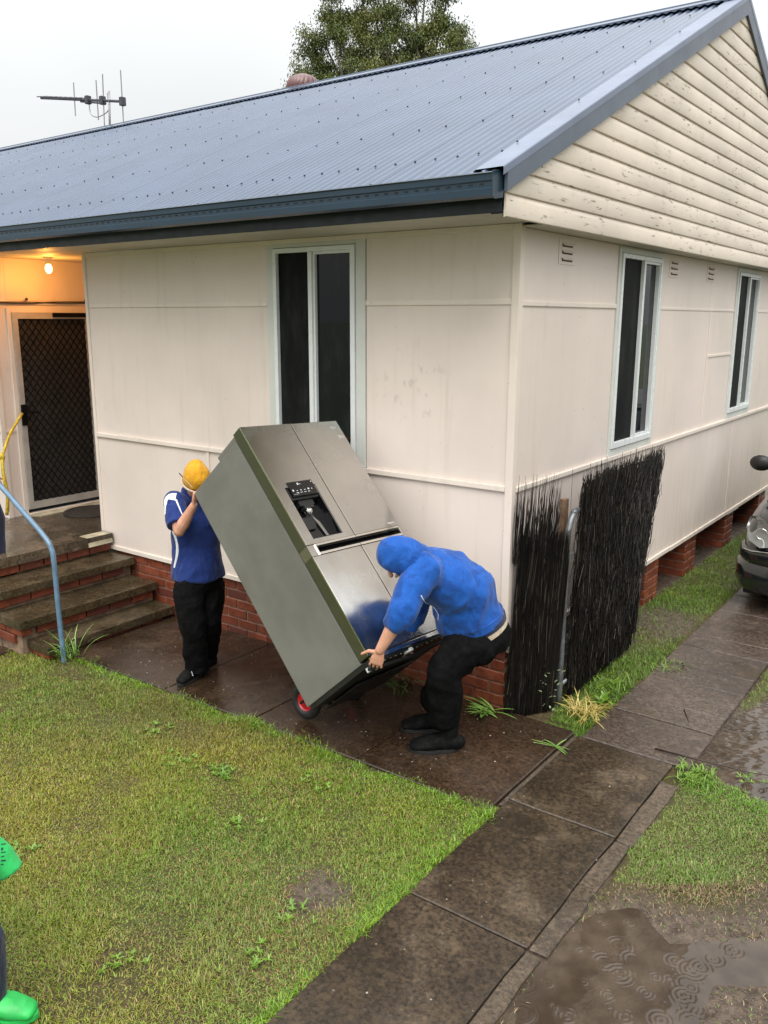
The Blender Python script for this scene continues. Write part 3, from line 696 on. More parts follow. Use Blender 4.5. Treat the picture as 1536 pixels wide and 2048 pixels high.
ys = np.concatenate([[-a for a in far_[::-1]], np.arange(-30, -7, 2.), np.arange(-7, -3.3, .1), np.arange(-3.3, -.9, .02), np.arange(-.9, 10, .07), np.arange(10, 31, 2.5), far_])
GX_, GY_ = np.meshgrid(xs, ys); GZ_ = height(GX_, GY_)
def grid_mesh(name, X, Y, Z):
    ny, nx = X.shape; me = bpy.data.meshes.new(name); me.vertices.add(nx * ny)
    me.vertices.foreach_set('co', np.stack([X, Y, Z], -1).astype(np.float32).ravel())
    i = (np.arange(ny - 1)[:, None] * nx + np.arange(nx - 1)[None]).ravel(); f = np.stack([i, i + 1, i + nx + 1, i + nx], 1).astype(np.int32)
    me.loops.add(f.size); me.loops.foreach_set('vertex_index', f.ravel()); me.polygons.add(len(f))
    me.polygons.foreach_set('loop_start', np.arange(0, f.size, 4, dtype=np.int32)); me.update(); me.validate()
    me.polygons.foreach_set('use_smooth', [True] * len(me.polygons)); return me
gm = grid_mesh('ground', GX_, GY_, GZ_)
mudw = np.clip(.5 - (sdist(GX_, GY_, MUD) + .25 * fbm(GX_, GY_, 5, 5, 5)) / .3, 0, 1)
mudw = np.maximum(mudw, np.clip(.5 - (sdist(GX_, GY_, PUD2) - .1 + .1 * fbm(GX_, GY_, 5, 5, 8)) / .2, 0, 1))
mudw = np.maximum(mudw, np.clip(.5 - (sdist(GX_, GY_, PUD3) - .05 + .1 * fbm(GX_, GY_, 6, 5, 8)) / .2, 0, 1))
side_ = (GX_ > -.6) & (GX_ < .55) & (GY_ > .2); mudw = np.maximum(mudw, side_ * np.clip(.35 + 1.1 * fbm(GX_, GY_, 8, 4, 2.5), 0, .9))
mudw = np.maximum(mudw, (GX_ < -.05) * (GY_ > 0) * 1.0 * (GY_ < 7.8))
at = gm.attributes.new('mud', 'FLOAT', 'POINT'); at.data.foreach_set('value', mudw.astype(np.float32).ravel())
t = NT('soil_and_thatch'); p = t.coord(); md = t.attr('mud', out='Fac')
th_c = t.mix(t.ramp(t.noise(p, 38, 6, .75), .3, .7), (.030, .020, .010), (.120, .085, .030))
th_c = t.mix(t.ramp(t.noise(p, 3, 4), .4, .65, 0, .5), th_c, (.05, .06, .012))
mud_c = t.mix(t.ramp(t.noise(p, 22, 7, .78), .32, .68), (.040, .027, .019), (.155, .115, .085))
mud_c = t.mix(t.ramp(t.noise(p, 90, 4, .7), .60, .72, 0, .6), mud_c, (.20, .155, .10))
farc = t.n.new('ShaderNodeVectorMath'); farc.operation = 'LENGTH'; t.l.new(p, farc.inputs[0])
base = t.mix(md, th_c, mud_c); base = t.mix(t.ramp(farc.outputs['Value'], 11, 16), base, (.07, .10, .025))
nm = t.bump(t.noise(p, 45, 6, .75), .9, .02); nm = t.bump(t.noise(p, 160, 3), .5, .004, nm)
MT['soil'] = t.done(base, t.mix(t.ramp(t.noise(p, 5, 4), .4, .6), (.75, .75, .75), (.32, .32, .32)), 0, nm, .4)
tag(put('ground', gm, 'soil'), kind='structure')

# standing water with rain rings
t = NT('muddy_puddle_water'); p = t.coord()
MT['water'] = t.done(t.mix(t.ramp(t.noise(p, 5, 5), .35, .7), (.040, .028, .019), (.080, .058, .041)), .02, 0, t.bump(t.noise(p, 9, 2), .04, .02), .42)
def puddle(x0, x1, y0, y1, z, centres, step, A=.0021, chop=0):
    X, Y = np.meshgrid(np.arange(x0, x1, step), np.arange(y0, y1, step)); Z = np.full(X.shape, float(z))
    for cx, cy, r0, n_ in centres:
        r = np.hypot(X - cx, Y - cy); an_ = np.arctan2(Y - cy, X - cx); arc = np.clip(.55 + .75 * np.sin(an_ * random.choice((1, 2, 3)) + random.uniform(0, 6)) , .08, 1); lam = .021 if r0 > .02 else .016
        Z += arc * A * random.uniform(.5, 1.1) * np.cos((r - r0) * 2 * np.pi / lam) * np.exp(-((r - r0) / (lam * n_)) ** 2) * min(1, .03 / max(r0, .01))
    if chop: Z += chop * fbm(X, Y, 12, 3, 55)
    return tag(put('puddle', grid_mesh('puddle', X, Y, Z), 'water', smooth=True), kind='structure')
rc_ = [(1.410, -1.612, -0.112), (1.507, -1.536, -0.112), (1.599, -1.750, -0.112), (1.527, -1.709, -0.112), (1.752, -1.650, -0.112), (1.827, -1.659, -0.112), (1.485, -2.003, -0.112), (1.590, -2.008, -0.112), (1.710, -1.903, -0.112), (1.718, -1.794, -0.112), (1.692, -2.077, -0.112), (1.808, -2.006, -0.112), (1.837, -1.750, -0.112), (1.511, -1.841, -0.112)]
rr_ = [.008, .016, .035, .05, .03, .045, .012, .016, .02, .014, .026, .035, .05, .04]
cen = [(c[0], c[1], r, .9) for c, r in zip(rc_, rr_)] + [(random.uniform(1.25, 2.2), random.uniform(-2.7, -1.4), random.choice([.006, .015, .03, .045]), .9) for _ in range(60)]
puddle(1.18, 2.5, -3.0, -1.25, -.112, cen, .0042)
puddle(1.30, 2.8, -.3, 2.0, -.1125, [(random.uniform(1.3, 2.3), random.uniform(-.2, 1.6), random.choice([.008, .02, .03]), .8) for _ in range(50)], .012, .0006, .0022)

# ---------------------------------------------------------------- paving
path = tag(empty('path', (0, 0, 0)), kind='structure')
def slab(x0, x1, y0, y1, mat, name='slab', parent=path, th_=.07, jz=0., wav=0.0, bv=.006):
    def c(x, y): return gz(x, y) + jz
    n = max(1, int((x1 - x0) / .16)); m = max(1, int((y1 - y0) / .16)); vs = []; fs = []
    for j in range(m + 1):
        for i in range(n + 1):
            x = x0 + (x1 - x0) * i / n; y = y0 + (y1 - y0) * j / m
            dx = wav * noise.noise((x * 7, y * 7, 3)) if i in (0, n) else 0; dy = wav * noise.noise((x * 7, y * 7, 9)) if j in (0, m) else 0
            vs.append((x + dx, y + dy, c(x, y) + .0015 * noise.noise((x * 3, y * 3, 0))))
    for j in range(m):
        for i in range(n): a = j * (n + 1) + i; fs.append((a, a + 1, a + n + 2, a + n + 1))
    rim = [i for i in range(n + 1)] + [j * (n + 1) + n for j in range(1, m + 1)] + [m * (n + 1) + i for i in range(n - 1, -1, -1)] + [j * (n + 1) for j in range(m - 1, 0, -1)]
    b = len(vs); vs += [(vs[i][0], vs[i][1], vs[i][2] - th_) for i in rim]; k = len(rim)
    for i in range(k): fs.append((rim[(i + 1) % k], rim[i], b + i, b + (i + 1) % k))
    mb = MB().add(vs, fs); return mb.build(name, mat, parent, bevel=bv, segs=1)
LJ = [-3.50, -2.255, -1.345, -.42, .535]
for a, b in zip(LJ[:-1], LJ[1:]): slab(a + .004, b - .004, -1.15, .02, 'landing', wav=.006)
slab(-3.95, -3.508, -1.15, .0, 'landing'); slab(-6.5, -3.958, -1.75, -1.16, 'landing')
FY = [-4.1, -3.02, -1.99, -.975, -.02]
for i, (a, b) in enumerate(zip(FY[:-1], FY[1:])): slab(.575, 1.205, a + .005, b - .005, 'path', wav=.010, jz=random.uniform(-.002, .002))
for a, b, w_ in ((-4.1, -2.9, 1.30), (-2.89, -2.0, 1.285), (-1.98, -.99, 1.30), (-.98, -.25, 1.315)): slab(1.2095, w_, a, b, 'edging', 'edging_strip', wav=.014, jz=-.006)
slab(.545, .570, -1.05, -.02, 'edging', 'edging_strip', wav=.004, jz=-.004)
SYJ = [-.015, (1.007, 0.523, -0.090)[1], (0.931, 0.804, -0.090)[1], (0.857, 1.030, -0.090)[1], (0.777, 1.274, -0.090)[1], (0.732, 1.592, -0.090)[1], (0.693, 2.044, -0.090)[1], (0.662, 2.357, -0.090)[1], 3.15, 3.7, 4.6, 5.8, 7.2, 9.0]
for i, (a, b) in enumerate(zip(SYJ[:-1], SYJ[1:])): slab(.60 + .0 * i, 1.30, a + .005, b - .005, 'sidepath', wav=.009, jz=random.uniform(-.003, .003))
# sticks, debris and pale grit on the paving
db = MB()
for k in range(120):
    x, y = (random.uniform(-3.2, .5), random.uniform(-1.1, -.05)) if k < 110 else (random.uniform(.6, 1.25), random.uniform(-3.5, 3))
    s = random.uniform(.002, .0055); db.ball((x, y, gz(x, y) + .001), (s, s * random.uniform(.6, 1.8), .002), 6, 4)
tag(db.build('grit', flat('pale_paint_flakes', (.33, .30, .26), .6)), 'pale flecks of grit scattered over the wet paving', 'grit', kind='stuff')
tw = MB().tube([(1.050, 0.101, -0.085), (1.327, 0.122, -0.083), (1.618, 0.152, -0.083), (1.737, 0.194, -0.085)], [.006, .005, .004, .002], 6)
tag(tw.build('twig', flat('dark_wet_twig', (.03, .018, .012), .5), smooth=True), 'long thin dark twig lying across the path edge', 'twig')
tw = MB().tube([(1.021, 0.776, -0.080), (1.112, 0.598, -0.085)], [.004, .002], 5)
tag(tw.build('twig', bpy.data.materials['dark_wet_twig'], smooth=True), 'short dark twig lying on the narrow side path', 'twig')

# ---------------------------------------------------------------- grass
def strands(name, base, ang, lean, length, width, col, mat, curl=.4, lift=None):
    """every strand is a tapering bent blade: 5 points, 3 faces"""
    n = len(base); d = np.stack([np.cos(ang), np.sin(ang), np.zeros(n)], 1); s = np.stack([-np.sin(ang), np.cos(ang), np.zeros(n)], 1)
    up = np.array([0, 0, 1.])
    L = length[:, None]; l = lean[:, None]; W = width[:, None]
    mid = base + L * .5 * (d * np.sin(l) + up * np.cos(l)); l2 = l + curl * (1 + l)
    l2 = np.minimum(l2, 1.75)
    tip = mid + L * .5 * (d * np.sin(l2) + up * np.cos(l2))
    V = np.stack([base - s * W / 2, base + s * W / 2, mid + s * W * .42, mid - s * W * .42, tip], 1).reshape(-1, 3).astype(np.float32)
    k = (np.arange(n) * 5)[:, None]
    lo = np.concatenate([k + [0, 1, 2, 3], k + [3, 2, 4]], 1).astype(np.int32)
    me = bpy.data.meshes.new(name); me.vertices.add(len(V)); me.vertices.foreach_set('co', V.ravel()); me.loops.add(lo.size); me.loops.foreach_set('vertex_index', lo.ravel())
    st = (np.arange(n)[:, None] * 7 + [0, 4]).ravel().astype(np.int32); me.polygons.add(len(st)); me.polygons.foreach_set('loop_start', st); me.update()
    a = me.attributes.new('tint', 'FLOAT_COLOR', 'POINT'); C = np.ones((n, 5, 4), np.float32); C[:, :, :3] = col[:, None]; 
    a.data.foreach_set('color', C.ravel()); me.validate()
    return put(name, me, mat)
t = NT('grass_blades'); c = t.attr('tint')
MT['grass'] = t.done(c, .42, 0, None, .4, **{'Transmission Weight': 0.0})
def mixc(a, b, f): return np.array(a)[None] * (1 - f[:, None]) + np.array(b)[None] * f[:, None]
def lawn(name, x0, x1, y0, y1, dens, mask, tone, hl=(.018, .040), label='', wd=(.0022, .0045), lean=(.25, 1.25)):
    n = int((x1 - x0) * (y1 - y0) * dens); X = np.random.uniform(x0, x1, n); Y = np.random.uniform(y0, y1, n)
    keep = mask(X, Y) > np.random.rand(n); X, Y = X[keep], Y[keep]; n = len(X)
    Z = height(X, Y) - .002
    col = tone(X, Y) * np.random.uniform(.5, 1.3, (n, 1)); b = np.stack([X, Y, Z], 1)
    patch = np.clip(.9 + .8 * fbm(X, Y, 31, 4, 9), .45, 1.9)
    o = strands(name, b, np.random.uniform(0, 6.283, n), np.random.uniform(*lean, n), np.random.uniform(*hl, n) * patch, np.random.uniform(*wd, n), col, 'grass')
    return tag(o, label, 'grass', kind='stuff')
def camd(X, Y): return np.hypot(X - 2.6155, Y + 4.956)
def front_mask(X, Y):
    m = (Y < edgeY(X)) & (X < .565 + .015 * np.sin(Y * 9) + .012 * np.sin(Y * 23))
    bare = np.clip((sdist(X, Y, PUD3) + .05 + .15 * fbm(X, Y, 6, 4, 9)) / .18, .06, 1)
    thin = np.clip(1.0 - .8 * np.clip(fbm(X, Y, 14, 6, 3.6), 0, 1), .2, 1)
    return m * bare * thin * np.clip((4.6 / camd(X, Y)) ** 1.1, .25, 1)
def front_tone(X, Y):
    n = len(X); f = np.clip(.5 + .75 * fbm(X, Y, 17, 5, 2.4), 0, 1); edge = np.clip(1 - np.minimum((edgeY(X) - Y) / .30, (.57 - X) / .45), 0, 1)
    c = mixc((.112, .205, .014), (.240, .240, .022), f)
    c = c * (1 - edge[:, None] * .8) + np.array((.115, .24, .014))[None] * edge[:, None] * .8
    grey = np.clip(1.1 - np.hypot((X - .2) / .9, (Y + 2.6) / .9), 0, 1); c = c * (1 - .55 * grey[:, None]) + np.array((.15, .18, .055))[None] * .55 * grey[:, None]
    dead = np.random.rand(n) < (.17 + .25 * np.clip(fbm(X, Y, 21, 4, 5), 0, 1)); c[dead] = mixc((.20, .115, .035), (.36, .26, .10), np.random.rand(dead.sum()))
    lime = np.random.rand(n) < .05; c[lime] = (.18, .32, .025); br = np.clip(fbm(X, Y, 23, 5, 1.6) * 1.3 - .15, 0, .6)[:, None]; return c * (1 - br) + np.array((.17, .13, .03))[None] * br
lawn('lawn_grass', -8.5, .6, -5.3, -1.0, 30000, front_mask, front_tone, label='short yellow-green wet lawn in front of the house')
def e_mask(X, Y):
    m = np.exp(-((Y - edgeY(X) + .03) / .05) ** 2) + np.exp(-((X - .56) / .04) ** 2) * (Y < -1.1)
    return np.clip(m, 0, 1) * (Y < edgeY(X) + .035) * (X < .60) * np.clip(.6 + fbm(X, Y, 41, 3, 9), .1, 1)
lawn('edge_grass', -3.7, .65, -3.4, -.95, 26000, e_mask, lambda X, Y: mixc((.09, .22, .010), (.20, .30, .02), np.random.rand(len(X))), hl=(.025, .07), label='longer green grass fringing the paving edge', lean=(.4, 1.3))
def side_mask(X, Y):
    m = (X > -.02) & (X < .60 + .03 * np.sin(Y * 11)) & (Y > .22); m = m | ((Y > .0) & (X > .30) & (X < .60) & (Y < .4))
    return m * np.clip(.75 - .9 * fbm(X, Y, 8, 4, 2.5), .12, 1) * np.clip(4.8 / camd(X, Y), .3, 1)
lawn('side_grass', -.1, .65, 0, 9, 26000, side_mask, lambda X, Y: mixc((.07, .17, .010), (.17, .20, .02), np.clip(.5 + .6 * fbm(X, Y, 9, 4, 3) + np.random.normal(0, .2, len(X)), 0, 1)), hl=(.02, .06), label='patchy green grass strip beside the side wall')
def right_mask(X, Y):
    m = (X > 1.31 + .03 * np.sin(Y * 9) + .02 * np.sin(Y * 27)).astype(float); d1 = sdist(X, Y, MUD) + .28 * fbm(X, Y, 5, 5, 5); d2 = sdist(X, Y, PUD2) + .1 * fbm(X, Y, 5, 4, 8)
    m = m * np.clip(.15 + d1 / .35, .10, 1) * np.clip(d2 / .12, 0.0, 1); m = m * np.where(sdist(X, Y, PUD1) + .035 * fbm(X, Y, 3, 5, 9) < .02, .035, 1)
    return m * np.where(Y > .1, .35, 1)
def right_tone(X, Y):
    f = np.clip(.45 + .7 * fbm(X, Y, 19, 5, 3), 0, 1); c = mixc((.100, .210, .025), (.18, .22, .04), f); g = np.exp(-((Y + .15) / .14) ** 2)[:, None] * .9; c = c * (1 - g) + np.array((.11, .27, .012))[None] * g
    m = sdist(X, Y, MUD) < .1; dead = (np.random.rand(len(X)) < .22) | (m & (np.random.rand(len(X)) < .75)); c[dead] = mixc((.13, .085, .04), (.30, .22, .12), np.random.rand(dead.sum())); return c
lawn('verge_grass', 1.2, 3.2, -3.3, 2.2, 34000, right_mask, right_tone, hl=(.014, .038), label='thin wet grass between the path and the puddle')
def far_mask(X, Y): return ((X > 3.2) | (Y > 8) | (X < -8.5)) * 1.0
# broad-leaved weeds in the lawn
def leaf_strip(mb, p, ang, L, W, lean, droop, n=6):
    d = Vector((math.cos(ang), math.sin(ang), 0)); s = Vector((-math.sin(ang), math.cos(ang), 0)); q = Vector(p); vs = []; l = lean
    for i in range(n + 1):
        f = i / n; w = W * (math.sin(math.pi * min(1, f * .86 + .14)) ** .7) * .5 + .0004
        fold = Vector((0, 0, w * .35))
        vs += [q - s * w + fold, q, q + s * w + fold]; q = q + (d * math.sin(l) + Vector((0, 0, 1)) * math.cos(l)) * L / n; l += droop / n
    return mb.add(vs, [(3 * i + a, 3 * i + a + 1, 3 * i + a + 4, 3 * i + a + 3) for i in range(n) for a in (0, 1)])
def leafmat(name, a, b):
    t = NT(name); p = t.coord(); return t.done(t.mix(t.ramp(t.noise(p, 9, 4), .3, .7), a, b), .4, 0, t.bump(t.noise(p, 60, 3), .2, .003), .5)
MT['weed'] = leafmat('lime_weed_leaf', (.085, .17, .012), (.14, .24, .020)); MT['strap'] = leafmat('strap_leaf', (.10, .22, .03), (.25, .40, .09)); MT['dryleaf'] = leafmat('dry_straw_leaf', (.35, .25, .06), (.50, .40, .12)); MT['darkleaf'] = leafmat('dark_green_leaf', (.03, .07, .015), (.09, .15, .03))
wm = MB()
for (a, b, s) in (((363), 1517, 1), (350, 1512, .8), (445, 1545, 1.1), (430, 1538, .8), (300, 1455, .7), (277, 1532, .6), (480, 1640, .8), (125, 1402, .8), (35, 1690, .9), (250, 1720, .7), (245, 1925, .8), (225, 1935, .8), (640, 1560, .6), (770, 1465, .6), (405, 1715, .6), (590, 1500, .6), (950, 1590, .9), (910, 1570, .8), (1390, 1560, .9), (1440, 1575, .9), (1255, 1808, .9), (1350, 1795, .6), (1180, 1990, .5), (560, 1360, .5)):
    pass
WD = [(-1.294, -1.802, -0.090), (-1.374, -1.807, -0.090), (-0.963, -1.765, -0.090), (-1.043, -1.752, -0.090), (-1.788, -1.654, -0.090), (-1.435, -2.022, -0.090), (-0.512, -2.055, -0.090), (-2.622, -1.770, -0.090), (-1.280, -2.914, -0.090), (-0.723, -2.657, -0.090), (-0.142, -3.106, -0.090), (-0.169, -3.162, -0.090), (-0.431, -1.475, -0.090), (-0.423, -2.406, -0.090), (1.333, -0.046, -0.090), (1.501, -0.064, -0.090), (1.637, 0.074, -0.090), (1.461, -1.451, -0.090), (0.296, -2.779, -0.090), (-0.613, -3.250, -0.090), (0.249, -2.442, -0.090)]
for c in WD[::2] + WD[1:4]:
    for j in range(9):
        q = Vector(c) + Vector((random.gauss(0, .05), random.gauss(0, .05), 0)); q.z = gz(q.x, q.y) - .005
        for k in range(random.randint(6, 9)): leaf_strip(wm, q, random.uniform(0, 6.28), random.uniform(.018, .040), random.uniform(.004, .009), random.uniform(.9, 1.35), random.uniform(.0, .4), 4)
tag(wm.build('lawn_weeds', 'weed', smooth=True), 'bright green broad-leaved weeds dotted through the lawn', 'weeds', kind='stuff')
def strap_plant(name, c, n, L, W, label, mat='strap', lean=(.3, 1.2), droop=(.5, 1.6), spread=.05, cat='plant', az=(0, 6.28)):
    e = MB()
    for _ in range(n):
        q = Vector(c) + Vector((random.uniform(-spread, spread), random.uniform(-spread, spread), 0)); leaf_strip(e, q, random.uniform(*az), random.uniform(*L), random.uniform(*W), random.uniform(*lean), random.uniform(*droop), 7)
    return tag(e.build(name, mat, smooth=True), label, cat)
strap_plant('strap_leaf_plant', (-.07, -.085, gz(0, 0)), 26, (.12, .24), (.012, .018), 'green strap-leaved plant growing beside the dark screen', lean=(.8, 1.3), droop=(.3, .9), az=(2.6, 6.6))
strap_plant('strap_leaf_plant', (-.86, -.06, gz(-.9, 0)), 34, (.14, .30), (.008, .014), 'dark green strappy plant behind the bent man against the bricks', 'darkleaf', lean=(.5, 1.2), spread=.12, az=(3, 6.4))
strap_plant('grass_tuft', (-3.417, -1.184, -0.135), 60, (.10, .30), (.004, .008), 'tall green grass tuft round the foot of the blue handrail', lean=(.1, .8), spread=.09, cat='grass tuft')
strap_plant('grass_tuft', (0.474, 0.323, -0.090), 130, (.08, .20), (.003, .006), 'yellowing grass tuft at the foot of the gate', 'dryleaf', lean=(.5, 1.3), spread=.10, cat='grass tuft')
strap_plant('weed_plant', (0.520, 0.526, -0.090), 12, (.08, .13), (.02, .03), 'broad-leaved green weed in the grass beside the gate', 'weed', lean=(.3, 1.0), cat='weed', spread=.02)
strap_plant('grass_clump', (0.439, 0.816, -0.090), 110, (.05, .13), (.004, .007), 'lush bright green grass clump under the brush gate', 'weed', lean=(.2, 1.1), spread=.14, cat='grass clump')
strap_plant('grass_clump', (0.652, 1.474, -0.100), 60, (.05, .10), (.004, .007), 'bright green grass clump beyond the brush gate near the path', 'weed', lean=(.2, 1.1), spread=.14, cat='grass clump')
strap_plant('grass_clump', (1.359, -0.078, -0.100), 140, (.04, .09), (.004, .008), 'bright green grass clump at the corner of the verge', 'weed', lean=(.3, 1.2), spread=.12, cat='grass clump')
strap_plant('uprooted_weed', (0.520, -0.257, -0.084), 7, (.09, .17), (.006, .010), 'uprooted green weed lying on the paving joint', 'strap', lean=(1.3, 1.55), droop=(.0, .3), cat='weed', spread=.01)
st = MB()
for _ in range(34):
    q = Vector((0.267, 0.186, -0.002)) + Vector((random.uniform(-.06, .06), random.uniform(-.06, .06), 0)); q.z = random.uniform(-.08, .22)
    leaf_strip(st, q, random.uniform(0, 6.28), .03, .012, random.uniform(.6, 1.3), .4, 3)
tag(st.build('creeper', leafmat('grey_green_leaf', (.20, .26, .14), (.34, .38, .22)), smooth=True), 'small pale-leaved creeper climbing the dark screen by the gate post', 'creeper')
# rubble seen under the house
rb = MB()
for _ in range(60):
    s = random.uniform(.02, .05); rb.ball((random.uniform(-2.2, -.5), random.uniform(5.0, 8.5), -.1), (s, s * random.uniform(.5, 1.6), s * .5), 7, 5)
tag(rb.build('rubble', flat('white_rubble', (.5, .5, .47), .7)), 'white broken rubble lying in the dark under the house', 'rubble', kind='stuff')

# ================================================================ BRUSH GATE AND SCREEN
t = NT('wet_black_brushwood'); c = t.attr('tint'); MT['brush'] = t.done(c, .38, 0, None, .45)
def sticks(name, parent, P0, P1, z0, z1, n, length, thick, lean=0.0, fan=.04, r=(.0016, .0032), top=None):
    """thin broom twigs hung on a line from P0 to P1"""
    P0, P1 = np.array(P0[:2]), np.array(P1[:2]); u = np.random.rand(n); dirv = (P1 - P0); dirn = dirv / np.linalg.norm(dirv); nor = np.array([-dirn[1], dirn[0]])
    L = np.random.uniform(*length, n); zt = top(u) if top else z0 + (z1 - z0) * np.random.rand(n); zt = np.minimum(zt, z1 + .10 * np.random.rand(n)); zb_ = zt - L
    zb_ = np.maximum(zb_, z0 - .03 * np.random.rand(n)); off = np.random.uniform(-thick, thick, n)
    base = P0[None] + dirv[None] * u[:, None] + nor[None] * off[:, None]
    a = np.random.normal(0, fan, n); b = np.random.normal(0, fan * .7, n)
    def pt(z): h = z - (z0 + .3); hl_ = z - zc; return np.concatenate([base + dirn[None] * (a * hl_ + lean * u ** 2 * np.maximum(h, 0) ** 1.3 + .05 * (h + .3))[:, None] + nor[None] * (b * hl_)[:, None], z[:, None]], 1)
    zc = (zb_ + zt) / 2; A, B_ = pt(zb_), pt(zt); M2 = (A + B_) / 2 + np.random.normal(0, .004, (n, 3)); R = np.random.uniform(*r, n)
    k = [0, 2.094, 4.189]; vs = []
    for P_, s in ((A, .8), (M2, 1), (B_, .25)):
        for th_ in k: vs.append(P_ + (np.concatenate([dirn * math.cos(th_) + nor * math.sin(th_), [0]])[None]) * (R * s)[:, None])
    V = np.stack(vs, 1).reshape(-1, 3) - np.array(MW[parent.name].translation)[None]; o = (np.arange(n) * 9)[:, None]
    q = []
    for lv_ in (0, 3):
        for i in range(3): q += [lv_ + i, lv_ + (i + 1) % 3, lv_ + 3 + (i + 1) % 3, lv_ + 3 + i]
    F = (o + np.array(q)[None]).astype(np.int32); me = bpy.data.meshes.new(name); me.vertices.add(len(V)); me.vertices.foreach_set('co', V.astype(np.float32).ravel())
    me.loops.add(F.size); me.loops.foreach_set('vertex_index', F.ravel()); me.polygons.add(F.size // 4); me.polygons.foreach_set('loop_start', np.arange(0, F.size, 4, dtype=np.int32)); me.update()
    at = me.attributes.new('tint', 'FLOAT_COLOR', 'POINT'); C = np.ones((n, 9, 4), np.float32); v = np.random.rand(n); cc = mixc((.003, .0025, .002), (.018, .014, .010), v ** 1.5); pale = v > .90; cc[pale] = mixc((.03, .024, .018), (.12, .10, .085), np.random.rand(pale.sum()))  # pale strands carry the highlights of the dark brush in their tint
    C[:, :, :3] = cc[:, None]; at.data.foreach_set('color', C.ravel()); me.validate(); return tag(put(name, me, 'brush', parent), kind='stuff')
gate = tag(empty('brush_gate', (.27, .33, -.1)), 'open side gate of black brushwood on a grey pipe frame', 'gate')
fr_ = cat_rom([(.27, .33, -.13), (.27, .33, .6), (.27, .335, 1.10), (.27, .355, 1.22), (.27, .41, 1.295), (.27, .50, 1.315), (.27, 1.2, 1.32), (.27, 1.62, 1.315), (.27, 1.72, 1.27), (.27, 1.74, 1.15), (.27, 1.74, .5), (.27, 1.74, .02)], 6)
gf = MB().tube(fr_, .021, 12).tube([(.27, .33, .06), (.27, 1.74, .06)], .015, 10).build('gate_frame', flat('galvanised_pipe', (.17, .18, .19), .4, .55, var=.3, vs=12), gate, smooth=True)
MB().box((.235, .285, 1.00), (.30, .36, 1.035)).lathe([(.012, 0), (.012, .03)], (.235, .30, 1.017), (-1, 0, 0), 8).build('hinge_clamp', bpy.data.materials['galvanised_pipe'], gf, bevel=.004)
wr = MB()
for i in range(9): wr.tube([(.262, .36, .12 + i * .145), (.262, 1.72, .12 + i * .145)], .0018, 4)
for i in range(14): wr.tube([(.261, .38 + i * .10, .06), (.261, .38 + i * .10, 1.62 if i % 3 == 0 else 1.31)], .0018, 4)
wr.build('wire_mesh', bpy.data.materials['galvanised_pipe'], gate)
sticks('brush_panel', gate, (.308, .41), (.308, 1.63), -.06, 1.54, 13000, (.08, .34), .036, lean=.26, fan=.13, r=(.0016, .0042), top=lambda u: -.06 + .3 + 1.33 * np.random.rand(len(u)) + .10 * np.random.rand(len(u)) ** 3)
sticks('brush_backing', gate, (.296, .42), (.296, 1.62), -.03, 1.40, 3500, (.5, 1.0), .016, fan=.02, lean=.12, r=(.003, .005), top=lambda u: .45 + 1.0 * np.random.rand(len(u)))
GPX = (0.185, 0.430, 1.329)[0] + .0
scr = tag(empty('brush_screen', (.14, .12, -.1)), 'narrow black brushwood screen between the house corner and the gate', 'screen')
sticks('brush_panel', scr, (.030, -.02), (.240, .212), -.10, 1.22, 5000, (.3, .8), .020, fan=.035, top=lambda u: .20 + 1.06 * np.random.rand(len(u)))
sticks('brush_top', scr, (.028, -.01), (.242, .205), 1.0, 1.64, 170, (.35, .7), .012, fan=.03, top=lambda u: 1.36 + .26 * np.random.rand(len(u)))
sticks('brush_backing', scr, (.035, -.01), (.27, .24), -.06, 1.20, 1500, (.6, 1.1), .010, fan=.01, r=(.003, .005), top=lambda u: .6 + .62 * np.random.rand(len(u)))
MB().box((GPX - .018, .41, -.2), (GPX + .018, .475, 1.39)).build('timber_post', flat('old_brown_timber', (.14, .085, .05), .75, var=.4, vs=14, bs=.5), scr, bevel=.005)

# ================================================================ SMALL THINGS
# handrail
rl = cat_rom([(-3.40, -1.25, -.22), (-3.42, -1.25, .30), (-3.425, -1.25, .68), (-3.45, -1.25, .80), (-3.53, -1.25, .885), (-3.85, -1.25, 1.075), (-4.13, -1.25, 1.235), (-4.62, -1.25, 1.48), (-4.75, -1.25, 1.50), (-4.95, -1.25, 1.50)], 7)
tag(MB().tube(rl, .021, 14).tube([(-4.93, -1.25, .54), (-4.93, -1.25, 1.49)], .021, 12).build('handrail', flat('blue_grey_painted_pipe', (.115, .20, .29), .35, var=.15, vs=20, coat=.3), smooth=True), 'blue painted bent pipe handrail beside the porch steps', 'handrail')
# yellow strap tied from the lock down past the rail
yr = cat_rom([(PX + .06, DY0 + .00, 1.63), (-5.567, -0.300, 1.450), (-5.401, -0.488, 1.284)], 5); yr2 = cat_rom([(-5.411, -0.495, 1.264), (-5.346, -0.534, 1.085), (-5.330, -0.522, 0.882), (-5.350, -0.537, 0.678)], 5)
ys_ = MB().tube(yr, (.014), 6).tube(yr2, (.017), 6).ball((-5.411, -0.495, 1.253), (.035, .03, .04), 10, 8)
tag(ys_.build('yellow_strap', flat('yellow_webbing', (.52, .36, .02), .65, var=.3, vs=30), smooth=True), 'knotted yellow strap tied from the door lock down past the rail', 'strap')
# doormat
mt = MB().lathe([(.02, .0), (.29, 0), (.30, .006), (.295, .016), (.26, .018), (.255, .012), (.2, .014), (.195, .010), (.14, .012), (.135, .009), (.05, .012)], (-5.32, .42, .541), n=40)
tag(mt.build('doormat', flat('dark_coir', (.022, .016, .012), .85, var=.5, vs=50, bs=.6, bscale=120), smooth='auto'), 'round dark doormat lying by the porch door', 'doormat')
